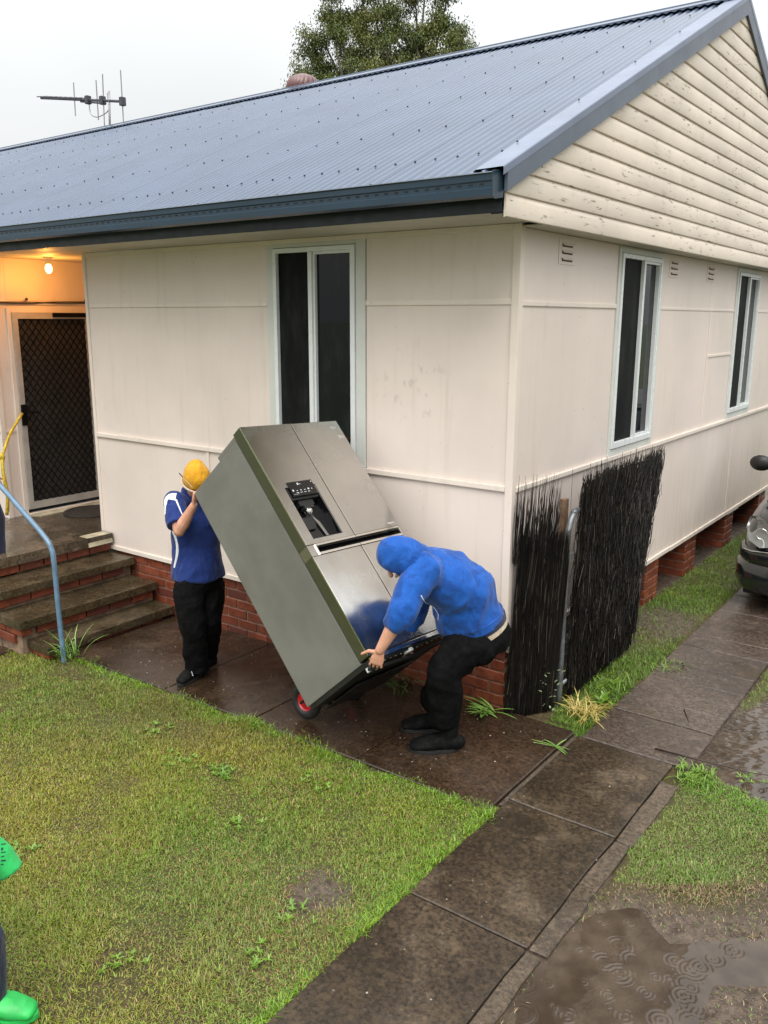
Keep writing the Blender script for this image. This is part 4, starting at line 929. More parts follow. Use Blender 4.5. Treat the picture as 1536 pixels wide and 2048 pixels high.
# roof ventilator
vc = Vector((-5.350, 4.020, 5.514)); vent = tag(empty('roof_ventilator', vc), 'maroon spinning roof ventilator on the ridge', 'ventilator')
MT['maroon'] = steel('maroon_steel', (.14, .052, .048), .4)
vt = MB().lathe([(.15, -.42), (.15, -.14), (.17, -.13)], vc, n=24).build('base_collar', 'maroon', vent, smooth='auto')
MB().lathe([(.0, .165), (.07, .158), (.11, .135), (.10, .128), (0, .15)], vc, n=24).build('cap', 'maroon', vent, smooth=True)
MB().ball(vc, (.17, .17, .14)).build('core', 'dark', vent)
vn = None
for i in range(20):
    a = 2 * math.pi * i / 20
    if vn is None:
        m = MB(); vs = []; n = 9
        for j in range(n + 1):
            ph = -1.05 + 2.2 * j / n; R_ = .215 * math.cos(ph * .82); z = .15 * math.sin(ph)
            for q, rr2 in ((-.15, R_ * .97), (.0, R_ * 1.03), (.18, R_ * .93)): vs.append((rr2 * math.cos(q + ph * .15), rr2 * math.sin(q + ph * .15), z))
        m.add(vs, [(3 * j + k, 3 * j + 3 + k, 3 * j + 4 + k, 3 * j + 1 + k) for j in range(n) for k in (0, 1)]); me = m.mesh('vane'); me.materials.append(MT['maroon']); me.polygons.foreach_set('use_smooth', [True] * len(me.polygons)); vn = me
    o = put('vane', vn, None, vent); o.rotation_euler = (0, 0, a)
# TV antenna
an = tag(empty('tv_antenna', (-9.117, 3.8, 5.36)), 'television antenna on a mast above the roof ridge', 'antenna')
MT['antm'] = flat('dull_antenna_aluminium', (.28, .28, .29), .4, .5); MT['antd'] = flat('dark_antenna_boom', (.05, .05, .06), .5)
MB().tube([(-9.13, 3.8, 5.2), (-9.076, 3.800, 5.960)], .016, 8).build('mast', 'antm', an, smooth=True)
A_, B2 = Vector((-10.866, 3.800, 6.106)), Vector((-8.745, 3.800, 5.768))
MB().tube([A_, B2], .020, 6).tube([A_.lerp(B2, .5) + Vector((0, 0, -.03)), A_.lerp(B2, .8) + Vector((0, 0, -.04))], .012, 6).build('boom', 'antd', an)
for a, b in (((-9.954, 3.800, 6.206), (-9.965, 3.800, 5.719)), ((-9.378, 3.800, 6.157), (-9.382, 3.800, 5.589)), ((-9.208, 3.800, 6.216), (-9.243, 3.800, 5.479)), ((-8.771, 3.800, 6.205), (-8.775, 3.800, 5.360)), ((-9.116, 3.800, 5.937), (-9.102, 3.800, 5.731))):
    MB().tube([a, b], .0085, 6).build('element', 'antm', an)
for i in range(9):
    p = A_.lerp(B2, .02 + i * .062); MB().tube([p + Vector((0, -.10, .0)), p + Vector((0, .10, .045))], .008, 5).build('director', 'antd', an)
for px_ in ((-9.613, 3.800, 5.906), (-9.250, 3.800, 5.850), (-8.769, 3.800, 5.771)): MB().box(tuple(Vector(px_) - Vector((.035, .04, .06))), tuple(Vector(px_) + Vector((.035, .04, .06)))).build('clamp', 'antd', an, bevel=.01)
MB().tube(cat_rom([(-9.594, 3.800, 5.846), (-9.561, 3.800, 5.698), (-9.402, 3.800, 5.634), (-9.184, 3.800, 5.664), (-9.118, 3.800, 5.698)]), .008, 6).build('coax_cable', 'antm', an, smooth=True)

# ================================================================ TREE BEHIND THE HOUSE
t = NT('eucalypt_leaf'); MT['leaf'] = t.done(t.attr('tint'), .5, 0, None, .3)
t = NT('grey_bark'); p = t.coord(scale=(1, 1, .3)); MT['bark'] = t.done(t.mix(t.ramp(t.noise(p, 3, 5), .3, .7), (.07, .055, .045), (.24, .21, .18)), .8, 0, t.bump(t.noise(p, 8, 4), .5, .05))
tree = tag(empty('gum_tree', (-12.6, 14.6, -.2)), 'tall olive-green gum tree rising behind the roof ridge', 'tree')
CL = [(-12.964, 13.287, 9.675), (-13.457, 13.295, 9.348), (-13.225, 12.845, 8.682), (-12.934, 13.558, 10.225), (-12.419, 13.192, 9.672), (-12.542, 14.097, 10.267), (-11.976, 13.645, 9.566), (-11.872, 14.219, 9.802), (-11.775, 14.913, 10.392), (-11.490, 13.880, 10.130), (-10.613, 15.275, 10.419), (-10.509, 14.854, 9.797), (-10.453, 15.642, 9.897), (-9.995, 15.484, 9.393), (-10.113, 14.774, 9.101), (-11.073, 15.059, 9.558), (-11.204, 14.464, 9.092), (-11.974, 14.641, 9.049), (-12.475, 13.897, 8.908), (-12.691, 13.240, 8.507), (-13.155, 13.394, 8.965), (-10.850, 14.975, 8.863), (-9.860, 15.210, 8.960), (-10.977, 14.508, 9.738), (-12.065, 14.325, 10.701), (-12.672, 13.752, 10.723), (-10.306, 15.253, 10.777), (-11.189, 14.973, 10.820), (-11.268, 13.795, 9.275), (-10.866, 15.709, 9.106), (-12.459, 14.407, 9.315), (-11.486, 14.505, 11.206), (-10.775, 15.031, 11.322), (-12.137, 13.899, 11.168), (-13.277, 12.931, 8.293), (-12.689, 13.739, 8.307), (-11.967, 14.522, 8.357), (-11.006, 14.984, 8.433), (-13.098, 14.680, 9.663), (-11.584, 16.049, 9.725), (-12.292, 15.401, 10.187), (-11.327, 13.254, 8.482), (-10.076, 14.055, 8.347)]
root_ = Vector((-12.6, 14.6, -.3)); fork = Vector((-11.737, 14.443, 6.590)); tr = MB().tube(cat_rom([root_, root_.lerp(fork, .5) + Vector((.1, 0, 0)), fork], 5), [.30 - .012 * i for i in range(11)], 10); tr.build('trunk', 'bark', tree, smooth=True)
lb = MB(); forks = [Vector((-12.417, 13.816, 8.042)), Vector((-11.622, 14.279, 8.263)), Vector((-11.011, 15.229, 8.360))]
for f_ in forks: lb.tube(cat_rom([fork, fork.lerp(f_, .5) + Vector((0, 0, .1)), f_], 3), [.17, .15, .14, .13, .12, .11, .10], 7)
LB_, LC_, LT_ = [], [], []
for ci, c in enumerate(CL):
    c = Vector(c); f_ = min(forks, key=lambda q: (q - c).length); mid = f_.lerp(c, .5) + Vector((random.uniform(-.15, .15), random.uniform(-.15, .15), .12))
    lb.tube(cat_rom([f_, mid, c], 3), [.055, .05, .04, .034, .026, .018, .008], 5)
    for _ in range(7):
        e = c + Vector((random.gauss(0, .22), random.gauss(0, .25), random.gauss(-.02, .17))); lb.tube([mid.lerp(c, random.uniform(.2, 1)), e], [.010, .004], 4)
        tone = random.random()
        for _ in range(1 if random.random() < .75 else 2):
            k = random.randint(130, 260); P_ = np.array(e)[None] + np.random.normal(0, 1, (k, 3)) * np.array([.125, .135, .10])[None]; LB_.append(P_)
            LC_.append(np.tile(np.array((.062, .090, .020)) * (1 - tone) + np.array((.135, .140, .032)) * tone, (k, 1)) * np.random.uniform(.5, 1.45, (k, 1)))
lb.build('limbs', 'bark', tree, smooth=True)
P_ = np.concatenate(LB_); C_ = np.concatenate(LC_); n = len(P_); d = np.random.normal(0, 1, (n, 3)) * .6 + np.array([0, 0, -.9]); d /= np.linalg.norm(d, axis=1)[:, None]; s_v = np.cross(d, np.random.normal(0, 1, (n, 3))); s_v /= np.linalg.norm(s_v, axis=1)[:, None]
L = np.random.uniform(.05, .10, (n, 1)); V = np.stack([P_, P_ + d * L * .5 + s_v * .015, P_ + d * L, P_ + d * L * .5 - s_v * .015], 1).reshape(-1, 3) - np.array(tree.matrix_world.translation)[None]
me = bpy.data.meshes.new('crown'); me.vertices.add(len(V)); me.vertices.foreach_set('co', V.astype(np.float32).ravel()); me.loops.add(n * 4); me.loops.foreach_set('vertex_index', np.arange(n * 4, dtype=np.int32)); me.polygons.add(n); me.polygons.foreach_set('loop_start', np.arange(0, n * 4, 4, dtype=np.int32)); me.update()
a = me.attributes.new('tint', 'FLOAT_COLOR', 'POINT'); CC = np.ones((n, 4, 4), np.float32); CC[:, :, :3] = C_[:, None]; a.data.foreach_set('color', CC.ravel()); put('crown', me, 'leaf', tree)
for i, (x, y, s_, rot_) in enumerate(((-16, -26, 1.0, 1), (-7, -29, .9, 2.4), (1, -25, 1.05, 4), (9, -27, .85, 5), (17, -20, 1.0, 3), (20, -6, .9, 1.7), (-22, -16, .9, 5.5), (19, 8, .8, .6), (24, 20, .9, 2.2))):  # unseen copies of the gum tree, added for the windows to reflect
    c = tree.copy(); COL.objects.link(c); c.location = (x, y, -.2); c.rotation_euler = (0, 0, rot_); c.scale = (s_ * 1.5, s_ * 1.5, s_ * 1.02); c['label'] = ('tall', 'broad', 'towering', 'smaller', 'leaning', 'spreading', 'rounded', 'compact', 'distant')[i] + ' gum tree across the street, added out of view for the window glass to mirror'; c['group'] = 'unseen street trees added for the window reflections'; MW[c.name] = Matrix.Identity(4)
    for ch in list(tree.children):
        d = ch.copy(); COL.objects.link(d); d.parent = c


# ================================================================ FRIDGE (built in its own upright frame, then tipped)
FR = Matrix(((0.0618, -0.7384, -0.6715), (0.9971, 0.0188, 0.0713), (-0.0400, -0.6740, 0.7376)))
_x = FR.col[0].normalized(); _y = (FR.col[1] - _x * FR.col[1].dot(_x)).normalized(); _z = _x.cross(_y)
FR = Matrix((_x, _y, _z)).transposed(); FT = Vector((-.239, -1.220, .633))
fridge = tag(empty('fridge', FT, FR), 'large four-door stainless steel fridge tipped back on a hand trolley', 'fridge')
def brushed(name, base, rough, metal=1., an=.0):
    t = NT(name); p = t.coord(kind='obj')
    c = t.mix(t.ramp(t.noise(p, 2.0, 5), .3, .7), tuple(x * .9 for x in base), tuple(min(1, x * 1.08) for x in base))
    # rain beads spread over the upper door and the lower door
    v = t.voro(p, 95); bead = t.ramp(v, .14, .34, 1, 0); m = t.ramp(t.noise(p, 3.1, 3), .52, .66, 0, .7); bead = t.math('MULTIPLY', bead, m)
    nm = t.bump(bead, .55, .003); nm = t.bump(t.noise(t.coord(scale=(1, 1, 1), kind='obj'), 1.5, 2), .02, .05, nm)
    r = t.mix(t.ramp(t.noise(p, 5, 5), .35, .7), (rough * .8,) * 3, (rough * 1.35,) * 3); r = t.mix(bead, r, (.04, .04, .04))
    return t.done(c, r, metal, nm, .5)
MT['steel'] = brushed('brushed_stainless', (.54, .53, .505), .22)
MT['steel_edge'] = flat('bright_door_edge', (.75, .73, .68), .18, 1, var=.05)
t = NT('grey_green_cabinet_paint'); p = t.coord(kind='obj')
cc = t.mix(t.ramp(t.noise(p, 2.4, 6, .6), .3, .7), (.130, .130, .113), (.172, .170, .150)); cc = t.mix(t.ramp(t.noise(p, 26, 5), .68, .76, 0, .3), cc, (.28, .28, .25))
MT['cab'] = t.done(cc, t.ramp(t.noise(p, 6, 4), .3, .7, .35, .5), 0, t.bump(t.noise(p, 110, 2), .08, .002), .5)
MT['doorside'] = flat('olive_door_side', (.060, .064, .032), .35, .2, var=.04)
MT['gblack'] = flat('gloss_black_plastic', (.006, .006, .007), .12, var=.1); MT['mblack'] = flat('matt_black_plastic', (.012, .013, .013), .45)
MT['gasket'] = flat('dark_gasket', (.01, .01, .008), .6); MT['hinge'] = flat('grey_hinge_plastic', (.16, .15, .13), .5); MT['print'] = flat('white_print', (.55, .55, .55), .5)
FW, FH, DD = .905, 1.742, .085
def fb(lo, hi, name, mat, par=fridge, bevel=.0, mb=None, segs=2, smooth=False):
    m = mb or MB().box(lo, hi); return m.build(name, mat, par, bevel=bevel, local=True, segs=segs, smooth=smooth)
fb((.004, DD + .012, .02), (FW - .004, .70, 1.700), 'cabinet', 'cab', bevel=.007)
fb((.012, DD + .001, .03), (FW - .012, DD + .0115, 1.69), 'gasket', 'gasket')
MX, HZ0, HZ1 = .447, .742, .812
def doorp(x0, x1, z0, z1, name, side):
    d = fb((x0, .006, z0), (x1, DD, z1), name, 'doorside', bevel=.004)
    m = MB(); e = .0035; m.box((x0 - .0004, -.004, z0 + e), (x1 + .0004, .0055, z1 - e)); s = m.build('steel_skin', 'steel', d, bevel=.003, local=True)
    ed = MB(); ed.box((x0 - .0024, -.0052, z0 + .004), (x0 + .0040, .0045, z1 - .004)); ed.build('edge_trim', 'steel_edge', d, local=True)
    return d
RX0, RX1, RZ0_, RZ1_ = .083, .356, .852, 1.243
# upper left door made round the dispenser opening
ul = MB(); zt_, zb2 = FH, HZ1 + .004
for lo, hi in (((.0, .006, RZ1_), (MX - .004, DD, zt_)), ((.0, .006, zb2), (MX - .004, DD, RZ0_)), ((.0, .0061, RZ0_), (RX0, DD, RZ1_)), ((RX1, .0061, RZ0_), (MX - .004, DD, RZ1_))): ul.box(lo, hi)
d1 = ul.build('upper_left_door', 'doorside', fridge, local=True)
sk = MB()
for lo, hi in (((-.0004, -.004, RZ1_), (MX - .004, .0055, zt_ - .003)), ((-.0004, -.004, zb2 + .003), (MX - .004, .0055, RZ0_)), ((-.0004, -.0040, RZ0_ + .0002), (RX0, .0055, RZ1_ - .0002)), ((RX1, -.0040, RZ0_ + .0002), (MX - .004, .0055, RZ1_ - .0002))): sk.box(lo, hi)
sk.build('steel_skin', 'steel', d1, local=True); MB().box((-.0024, -.0052, zb2 + .004), (.0040, .0045, zt_ - .004)).build('edge_trim', 'steel_edge', d1, local=True)
d2 = doorp(MX + .004, FW, HZ1 + .004, FH, 'upper_right_door', 1); d3 = doorp(0, MX - .004, .035, HZ0 - .004, 'lower_left_door', 0); d4 = doorp(MX + .004, FW, .035, HZ0 - .004, 'lower_right_door', 1)
# handle pocket between the doors: bright lips with a dark trough
tr_ = MB(); tr_.box((.0, .012, HZ0 - .003), (.07, DD, HZ1 + .003)).box((FW - .025, .012, HZ0 - .003), (FW, DD, HZ1 + .003)); tr_.box((0, .0, HZ0 - .003), (.0705, .0119, HZ1 + .003)).box((FW - .0255, .0, HZ0 - .003), (FW, .0119, HZ1 + .003)).build('pocket_end', 'steel', fridge, local=True)
hp = MB().box((.0705, .060, HZ0 - .003), (FW - .0255, DD, HZ1 + .003)); hp.build('handle_pocket', 'gblack', fridge, local=True)
lp = MB(); lp.box((.068, -.008, HZ1 - .010), (MX - .003, .03, HZ1 + .0035)).box((MX + .003, -.008, HZ1 - .010), (FW - .022, .03, HZ1 + .0035)).box((.068, -.008, HZ0 - .0035), (MX - .003, .03, HZ0 + .012)).box((MX + .003, -.008, HZ0 - .0035), (FW - .022, .03, HZ0 + .012)); lp.box((.066, -.0075, HZ0 + .0125), (.073, .03, HZ1 - .0105)).box((FW - .027, -.0075, HZ0 + .0125), (FW - .020, .03, HZ1 - .0105))
lp.build('handle_lip', 'steel_edge', fridge, local=True, bevel=.0015)
# dispenser
dp = fb((0, 0, 0), (0, 0, 0), 'dispenser', 'gblack', d1, mb=MB().box((RX0 + .0005, .070, RZ0_ + .0005), (RX1 - .0005, .080, RZ1_ - .0005)).box((RX0 + .0004, .002, RZ0_ + .001), (RX0 + .006, .0699, RZ1_ - .001)).box((RX1 - .006, .002, RZ0_ + .001), (RX1 - .0004, .0699, RZ1_ - .001)).box((RX0 + .0061, .003, RZ0_ + .0006), (RX1 - .0061, .0698, RZ0_ + .008)))
fb((.108, -.014, 1.166), (.333, .004, 1.276), 'control_panel', 'gblack', dp, bevel=.004); fb((.100, .004, 1.150), (.338, .05, 1.2425), 'panel_housing', 'mblack', dp, bevel=.004)
pr = MB()
def rect(x, z, w, h, y=-.0146): pr.box((x, y, z), (x + w, y + .0004, z + h))
# panel print: small logo blob and wordmark, a row of key symbols, a second row
rect(.190, 1.247, .014, .016)
def word(x, z, s, h=.010, y=-.0146, m=None):
    G = {'I': [(.4, 0, .2, 1)], 'n': [(0, 0, .2, .7), (.7, 0, .2, .7), (.2, .5, .5, .2)], 's': [(0, 0, .9, .16), (.0, .28, .9, .16), (0, .56, .9, .16), (.7, .16, .2, .14), (0, .42, .2, .14)], 't': [(.3, 0, .2, 1), (0, .6, .8, .15)], 'a': [(0, 0, .9, .15), (.7, 0, .2, .7), (0, .56, .9, .15), (0, 0, .2, .4), (0, .3, .8, .12)], 'r': [(0, 0, .2, .7), (.2, .55, .6, .16)], 'e': [(0, 0, .9, .15), (0, 0, .2, .7), (0, .3, .9, .13), (0, .56, .9, .15), (.7, .3, .2, .4)], 'v': [(.05, .3, .2, .4), (.65, .3, .2, .4), (.2, .0, .5, .3)], 'L': [(0, 0, .2, 1), (0, 0, .9, .16)], 'G': [(0, 0, .2, 1), (0, .84, .9, .16), (0, 0, .9, .16), (.7, 0, .2, .5), (.4, .4, .5, .14)], 'i': [(.3, 0, .2, .7), (.3, .82, .2, .15)], 'f': [(.2, 0, .2, 1), (.2, .84, .6, .15), (0, .5, .7, .15)], 'o': [(0, 0, .9, .15), (0, .56, .9, .15), (0, 0, .2, .7), (.7, 0, .2, .7)], 'd': [(0, 0, .9, .15), (0, .5, .9, .15), (0, 0, .2, .6), (.7, 0, .2, 1)]}
    m = m or pr
    for ch in s:
        for (a, b, w, hh) in G.get(ch, []): m.box((x + a * h * .7, y, z + b * h), (x + (a + w) * h * .7, y + .0004, z + (b + hh) * h))
        x += h * .85
word(.208, 1.250, 'LG', .009); rect(.318, 1.256, .006, .009)
for i, (w, h) in enumerate(((.012, .012), (.012, .004), (.012, .006), (.012, .005), (.014, .011), (.006, .008))): rect(.124 + i * .034, 1.204, w, h)
for i in range(4): rect(.150 + i * .034, 1.188, .018, .004)
rect(.120, 1.180, .05, .0015)
pr.build('panel_print', 'print', dp, local=True)
fb(0, 0, 'spout', 'mblack', dp, mb=MB().box((.155, .018, 1.108), (.285, .066, 1.149)).box((.175, .010, 1.080), (.262, .055, 1.1075)), bevel=.006)
fb(0, 0, 'nozzle', 'steel_edge', dp, mb=MB().lathe([(.012, 0), (.026, .012), (.030, .03), (.022, .045)], (.205, .030, 1.040), (0, 0, 1), 16), smooth='auto')
fb(0, 0, 'paddle', 'mblack', dp, mb=MB().prism([(.140, .045, 1.035), (.235, .045, 1.035), (.225, .052, .945), (.150, .052, .945)], (0, .012, 0)), bevel=.005)
fb(0, 0, 'water_tube', MT['hinge'], dp, mb=MB().tube([(.235, .052, 1.045), (.268, .055, .985), (.290, .06, .875)], [(.004, .002), (.012, .003), (.012, .003)], 8, side=(1, 0, 0)))
# badges
bd = MB(); y_ = -.0048
bd.torus((.872, y_ - .0001, 1.592), (0, 1, 0), .013, .0018, 18, 5); bd.torus((.872, y_ - .0001, 1.592), (0, 1, 0), .006, .0014, 12, 5)
for k in range(3): bd.box((.834, y_, 1.604 - k * .011), (.855, y_ + .0004, 1.608 - k * .011))
bd.build('energy_sticker', 'print', d2, local=True)
bd = MB(); bd.torus((.822, y_, 1.678), (0, 1, 0), .010, .0018, 16, 5); word(.836, 1.670, 'LG', .017, y_, bd); bd.build('maker_badge', 'print', d2, local=True)
bd = MB(); bd.box((.808, y_, .842), (.815, y_ + .0005, .856)); 
for k in range(2): bd.box((.820, y_, .842 + k * .008), (.872, y_ + .0005, .8455 + k * .008))
bd.build('door_badge', 'print', d2, local=True)
# base, feet, hinges, grille
fb(0, 0, 'base_rail', 'steel_edge', mb=MB().box((.02, -.002, .004), (FW - .01, .030, .030)), bevel=.003)
fb(0, 0, 'base_plate', 'mblack', mb=MB().box((.01, .032, -.012), (FW - .01, .68, .019)), bevel=.004)
ft = MB()
for x in (.03, .10, .80, .86): ft.lathe([(.018, -.04), (.018, -.012), (.008, -.012), (.008, .0)], (x, .08, .0), (0, 0, 1), 10)
for i in range(16): ft.ball((.06 + i * .052, .045 + random.uniform(0, .01), -.012), (.005, .005, .004), 6, 4)
ft.lathe([(.035, 0), (.035, .02), (.015, .02)], (.40, .06, -.024), (0, 0, 1), 12); ft.build('levelling_foot', 'alu', fridge, local=True)
MB().tube([(.0, .05, -.03), (.45, .08, -.05), (.90, .06, -.03)], .012, 8).build('tow_hose', 'mblack', fridge, local=True)
for x in (.0, FW - .10):
    fb(0, 0, 'hinge_cover', 'hinge', mb=MB().box((x + .012, .09, 1.7005), (x + .088, .33, 1.738)), bevel=.008); fb(0, 0, 'hinge_pin', 'hinge', mb=MB().lathe([(.018, 1.742), (.018, 1.752), (.012, 1.758)], (x + .05, .05, 0), (0, 0, 1), 12))

# ================================================================ HAND TROLLEY under and behind the fridge
trol = tag(empty('hand_trolley', FT, FR), 'hand trolley with red-rimmed black wheels under the tipped fridge', 'hand trolley')
MT['tframe'] = flat('black_trolley_enamel', (.010, .012, .016), .4); MT['red'] = flat('glossy_red_rim', (.55, .010, .022), .3, var=.1, coat=.3)
fm = MB()
for x in (.22, .68): fm.tube(cat_rom([(x, .735, -.03), (x, .735, .9), (x, .740, 1.30), (x, .80, 1.42), (x, .87, 1.46)], 5), .015, 10)
for z in (.10, .42, .75, 1.08): fm.tube([(.22, .735, z), (.68, .735, z)], .011, 8)
fm.build('trolley_frame', 'tframe', trol, smooth=True, local=True)
for x in (.22, .68): MB().tube([(x, .80, 1.42), (x, .88, 1.465)], .020, 10, cap='round').build('grip', 'rubber', trol, smooth=True, local=True)
MB().box((.16, .36, -.034), (.74, .74, -.026)).build('toe_plate', 'tframe', trol, local=True, bevel=.002)
ax_ = FR.transposed() @ (Vector((-1.03, -.92, .042)) - FT)      # wheel hub in the tipped frame
MB().tube([(.25, ax_.y, ax_.z), (.77, ax_.y, ax_.z)], .010, 8).tube([(.22, .735, .12), (.22, ax_.y, ax_.z)], .010, 6).tube([(.68, .735, .12), (.68, ax_.y, ax_.z)], .010, 6).build('axle', 'tframe', trol, local=True)
for x in (.275, .745):
    w = MB().torus((x, ax_.y, ax_.z), (1, 0, 0), .095, .034, 40, 14).build('wheel', 'rubber', trol, smooth=True, local=True)
    for k in range(0): pass
    sg = -1
    for sg in (-1, 1):
        MB().lathe([(.079, .012 * sg), (.070, .022 * sg), (.058, .008 * sg), (.030, .006 * sg), (.026, .026 * sg), (.010, .028 * sg)], (x, ax_.y, ax_.z), (1, 0, 0), 28).build('rim', 'red', w, smooth='auto', local=True)

# ================================================================ CAR
CX, CY, CZ = 1.585, 3.26, -.09
car = tag(empty('car', (CX, CY, CZ)), 'dark grey four-wheel drive parked on the side path facing the camera', 'car')
def cpt(x, y, z): return (CX + x, CY + y, CZ + z)
MT['cpaint'] = flat('wet_charcoal_car_paint', (.014, .017, .018), .2, .2, var=.06, coat=1, coatr=.04); MT['cglass'] = flat('car_glass', (.006, .008, .010), .04); MT['cplastic'] = flat('black_car_plastic', (.008, .008, .008), .5); MT['chrome'] = flat('chrome', (.75, .75, .75), .12, 1, var=.02)
t = NT('headlamp_lens'); MT['lens'] = t.done((.17, .18, .17), .06, .2, None, .6, 1, .03)
stn = [(0, .70, .50, .86), (.06, .80, .42, .90), (.16, .875, .36, .95), (.32, .915, .33, .99), (.6, .925, .33, 1.04), (1.1, .93, .33, 1.10), (1.45, .93, .33, 1.13), (2.6, .935, .33, 1.12), (3.8, .93, .33, 1.12), (4.4, .90, .35, 1.10), (4.62, .85, .42, 1.06)]
vs = []; 
for (y, w, zb_, zt_) in stn:
    half = [(0, zt_), (w * .55, zt_ - .008), (w * .80, zt_ - .030), (w * .93, zt_ - .09), (w * .985, zt_ - .20), (w, zt_ - .38), (w * .985, zb_ + .10), (w * .93, zb_), (0, zb_)]
    ring = [(x, y, z) for x, z in half] + [(-x, y, z) for x, z in half[-2:0:-1]]
    vs += [cpt(*p) for p in ring]
m = len(half) * 2 - 2; fs = [(i * m + j, i * m + (j + 1) % m, (i + 1) * m + (j + 1) % m, (i + 1) * m + j) for i in range(len(stn) - 1) for j in range(m)] + [tuple(range(m))[::-1], tuple(range((len(stn) - 1) * m, len(stn) * m))]
cb = MB().add(vs, fs).build('car_body', 'cpaint', car, smooth='auto'); sd2 = cb.modifiers.new('smooth', 'SUBSURF'); sd2.levels = 2; sd2.render_levels = 2
gh = MB()
A = [(1.15, .80, 1.06), (1.95, .66, 1.66), (3.9, .66, 1.68), (4.5, .74, 1.08)]; B3 = [(-x, y, z) for (y, x, z) in A]
gh.add([cpt(x, y, z) for (y, x, z) in A] + [cpt(*p) for p in B3], [(0, 1, 2, 3), (7, 6, 5, 4), (1, 5, 6, 2), (0, 4, 5, 1), (3, 2, 6, 7), (0, 3, 7, 4)])
cg = gh.build('cabin', 'cglass', car, bevel=.05, segs=3, smooth=True)
rp = MB().add([cpt(-.68, 1.9, 1.655), cpt(.68, 1.9, 1.655), cpt(.67, 3.95, 1.68), cpt(-.67, 3.95, 1.68), cpt(-.60, 1.95, 1.70), cpt(.60, 1.95, 1.70), cpt(.60, 3.9, 1.72), cpt(-.60, 3.9, 1.72)], [(4, 5, 6, 7), (0, 1, 5, 4), (1, 2, 6, 5), (2, 3, 7, 6), (3, 0, 4, 7), (0, 3, 2, 1)]); rp.build('roof', 'cpaint', car, bevel=.02)
for sx in (-1, 1):
    hl = MB().add([cpt(sx * .50, -.012, .70), cpt(sx * .80, .07, .66), cpt(sx * .925, .34, .76), cpt(sx * .90, .40, .90), cpt(sx * .80, .16, .925), cpt(sx * .52, -.005, .84), cpt(sx * .66, -.004, .78)], [(0, 1, 6), (1, 2, 6), (2, 3, 6), (3, 4, 6), (4, 5, 6), (5, 0, 6)])
    h = MB(); 
    P = [(.50, .00, .67), (.70, .03, .63), (.82, .12, .67), (.885, .27, .76), (.88, .36, .85), (.80, .24, .885), (.70, .12, .865), (.52, .02, .78)]
    P = [Vector(cpt(sx * a, b - .045, c)) for a, b, c in P]; ctr = sum(P, Vector()) / len(P) + Vector((sx * .02, -.05, .01)); n = len(P)
    h.add(P + [ctr] + [p + Vector((-sx * .05, .12, 0)) for p in P], [((i + 1) % n, i, n) if sx > 0 else (i, (i + 1) % n, n) for i in range(n)] + [(i, (i + 1) % n, n + 1 + (i + 1) % n, n + 1 + i) for i in range(n)])
    ho = h.build('headlamp', 'lens', car, smooth=True)
    MB().torus(cpt(sx * .70, .02, .755), (0, -1, 0), .050, .005, 20, 8).build('lamp_ring', 'chrome', ho, smooth=True)
    fg = MB().torus(cpt(sx * .79, .045, .29), (.0, -1, 0), .052, .016, 18, 8).build('fog_lamp', 'cplastic', car, smooth=True); MB().ball(cpt(sx * .79, .045, .29), (.045, .018, .045)).build('fog_lens', 'lens', fg, smooth=True)
    mi = MB().ball(cpt(sx * 1.075, 1.42, 1.20), (.115, .065, .085), 16, 10).tube([cpt(sx * .88, 1.45, 1.12), cpt(sx * 1.0, 1.43, 1.16)], .025, 8).build('wing_mirror', 'cplastic', car, smooth=True)
    for wy in (.86, 3.72):
        wb = MB().lathe([(.16, -.115), (.30, -.12), (.355, -.10), (.365, -.05), (.365, .05), (.355, .10), (.30, .12), (.16, .115)], cpt(sx * .80, wy, .365), (1, 0, 0), 32).build('wheel', 'rubber', car, smooth='auto')
        MB().lathe([(.23, .118 * sx), (.20, .10 * sx), (.06, .09 * sx), (.03, .11 * sx)], cpt(sx * .80, wy, .365), (1, 0, 0), 20).build('rim', 'alu_grey', wb, smooth='auto')
MB().box(cpt(-.47, -.020, .64), cpt(.47, .05, .80)).build('grille', 'cplastic', car, bevel=.02)
bs_ = [(-.92, .40), (-.86, .16), (-.76, .045), (-.55, -.03), (0, -.06), (.55, -.03), (.76, .045), (.86, .16), (.92, .40)]
bm_ = MB()
prf = [(.0, .60), (-.035, .57), (-.045, .50), (-.02, .46), (-.06, .42), (-.07, .30), (-.03, .20), (.03, .17)]
vs = []; c0 = Vector((0, .6, 0))
for (x, y) in bs_:
    d = (Vector((x, y, 0)) - c0).normalized()
    for o_, z in prf: vs.append(cpt(x - d.x * o_ , y - d.y * o_ * 1.0 if False else y + d.y * (-o_), z))
k = len(prf); bm_.add(vs, [(i * k + j, i * k + j + 1, (i + 1) * k + j + 1, (i + 1) * k + j) for i in range(len(bs_) - 1) for j in range(k - 1)])
bmp = bm_.build('bumper', 'cpaint', car, smooth='auto')
MB().box(cpt(-.52, -.088, .445), cpt(.52, -.02, .575)).build('lower_grille', 'cplastic', car, bevel=.02)
for sx in (-1, 1): MB().tube([cpt(sx * .60, -.06, .60), cpt(sx * .78, .02, .575), cpt(sx * .86, .10, .57)], [(.010, .006)] * 3, 6).tube([cpt(sx * .80, .045, .56), cpt(sx * .80, .045, .46)], .006, 6).build('bumper_trim', 'chrome', car)
MB().box(cpt(-.84, .10, .14), cpt(.84, 4.4, .36)).build('underbody', 'cplastic', car, bevel=.03)

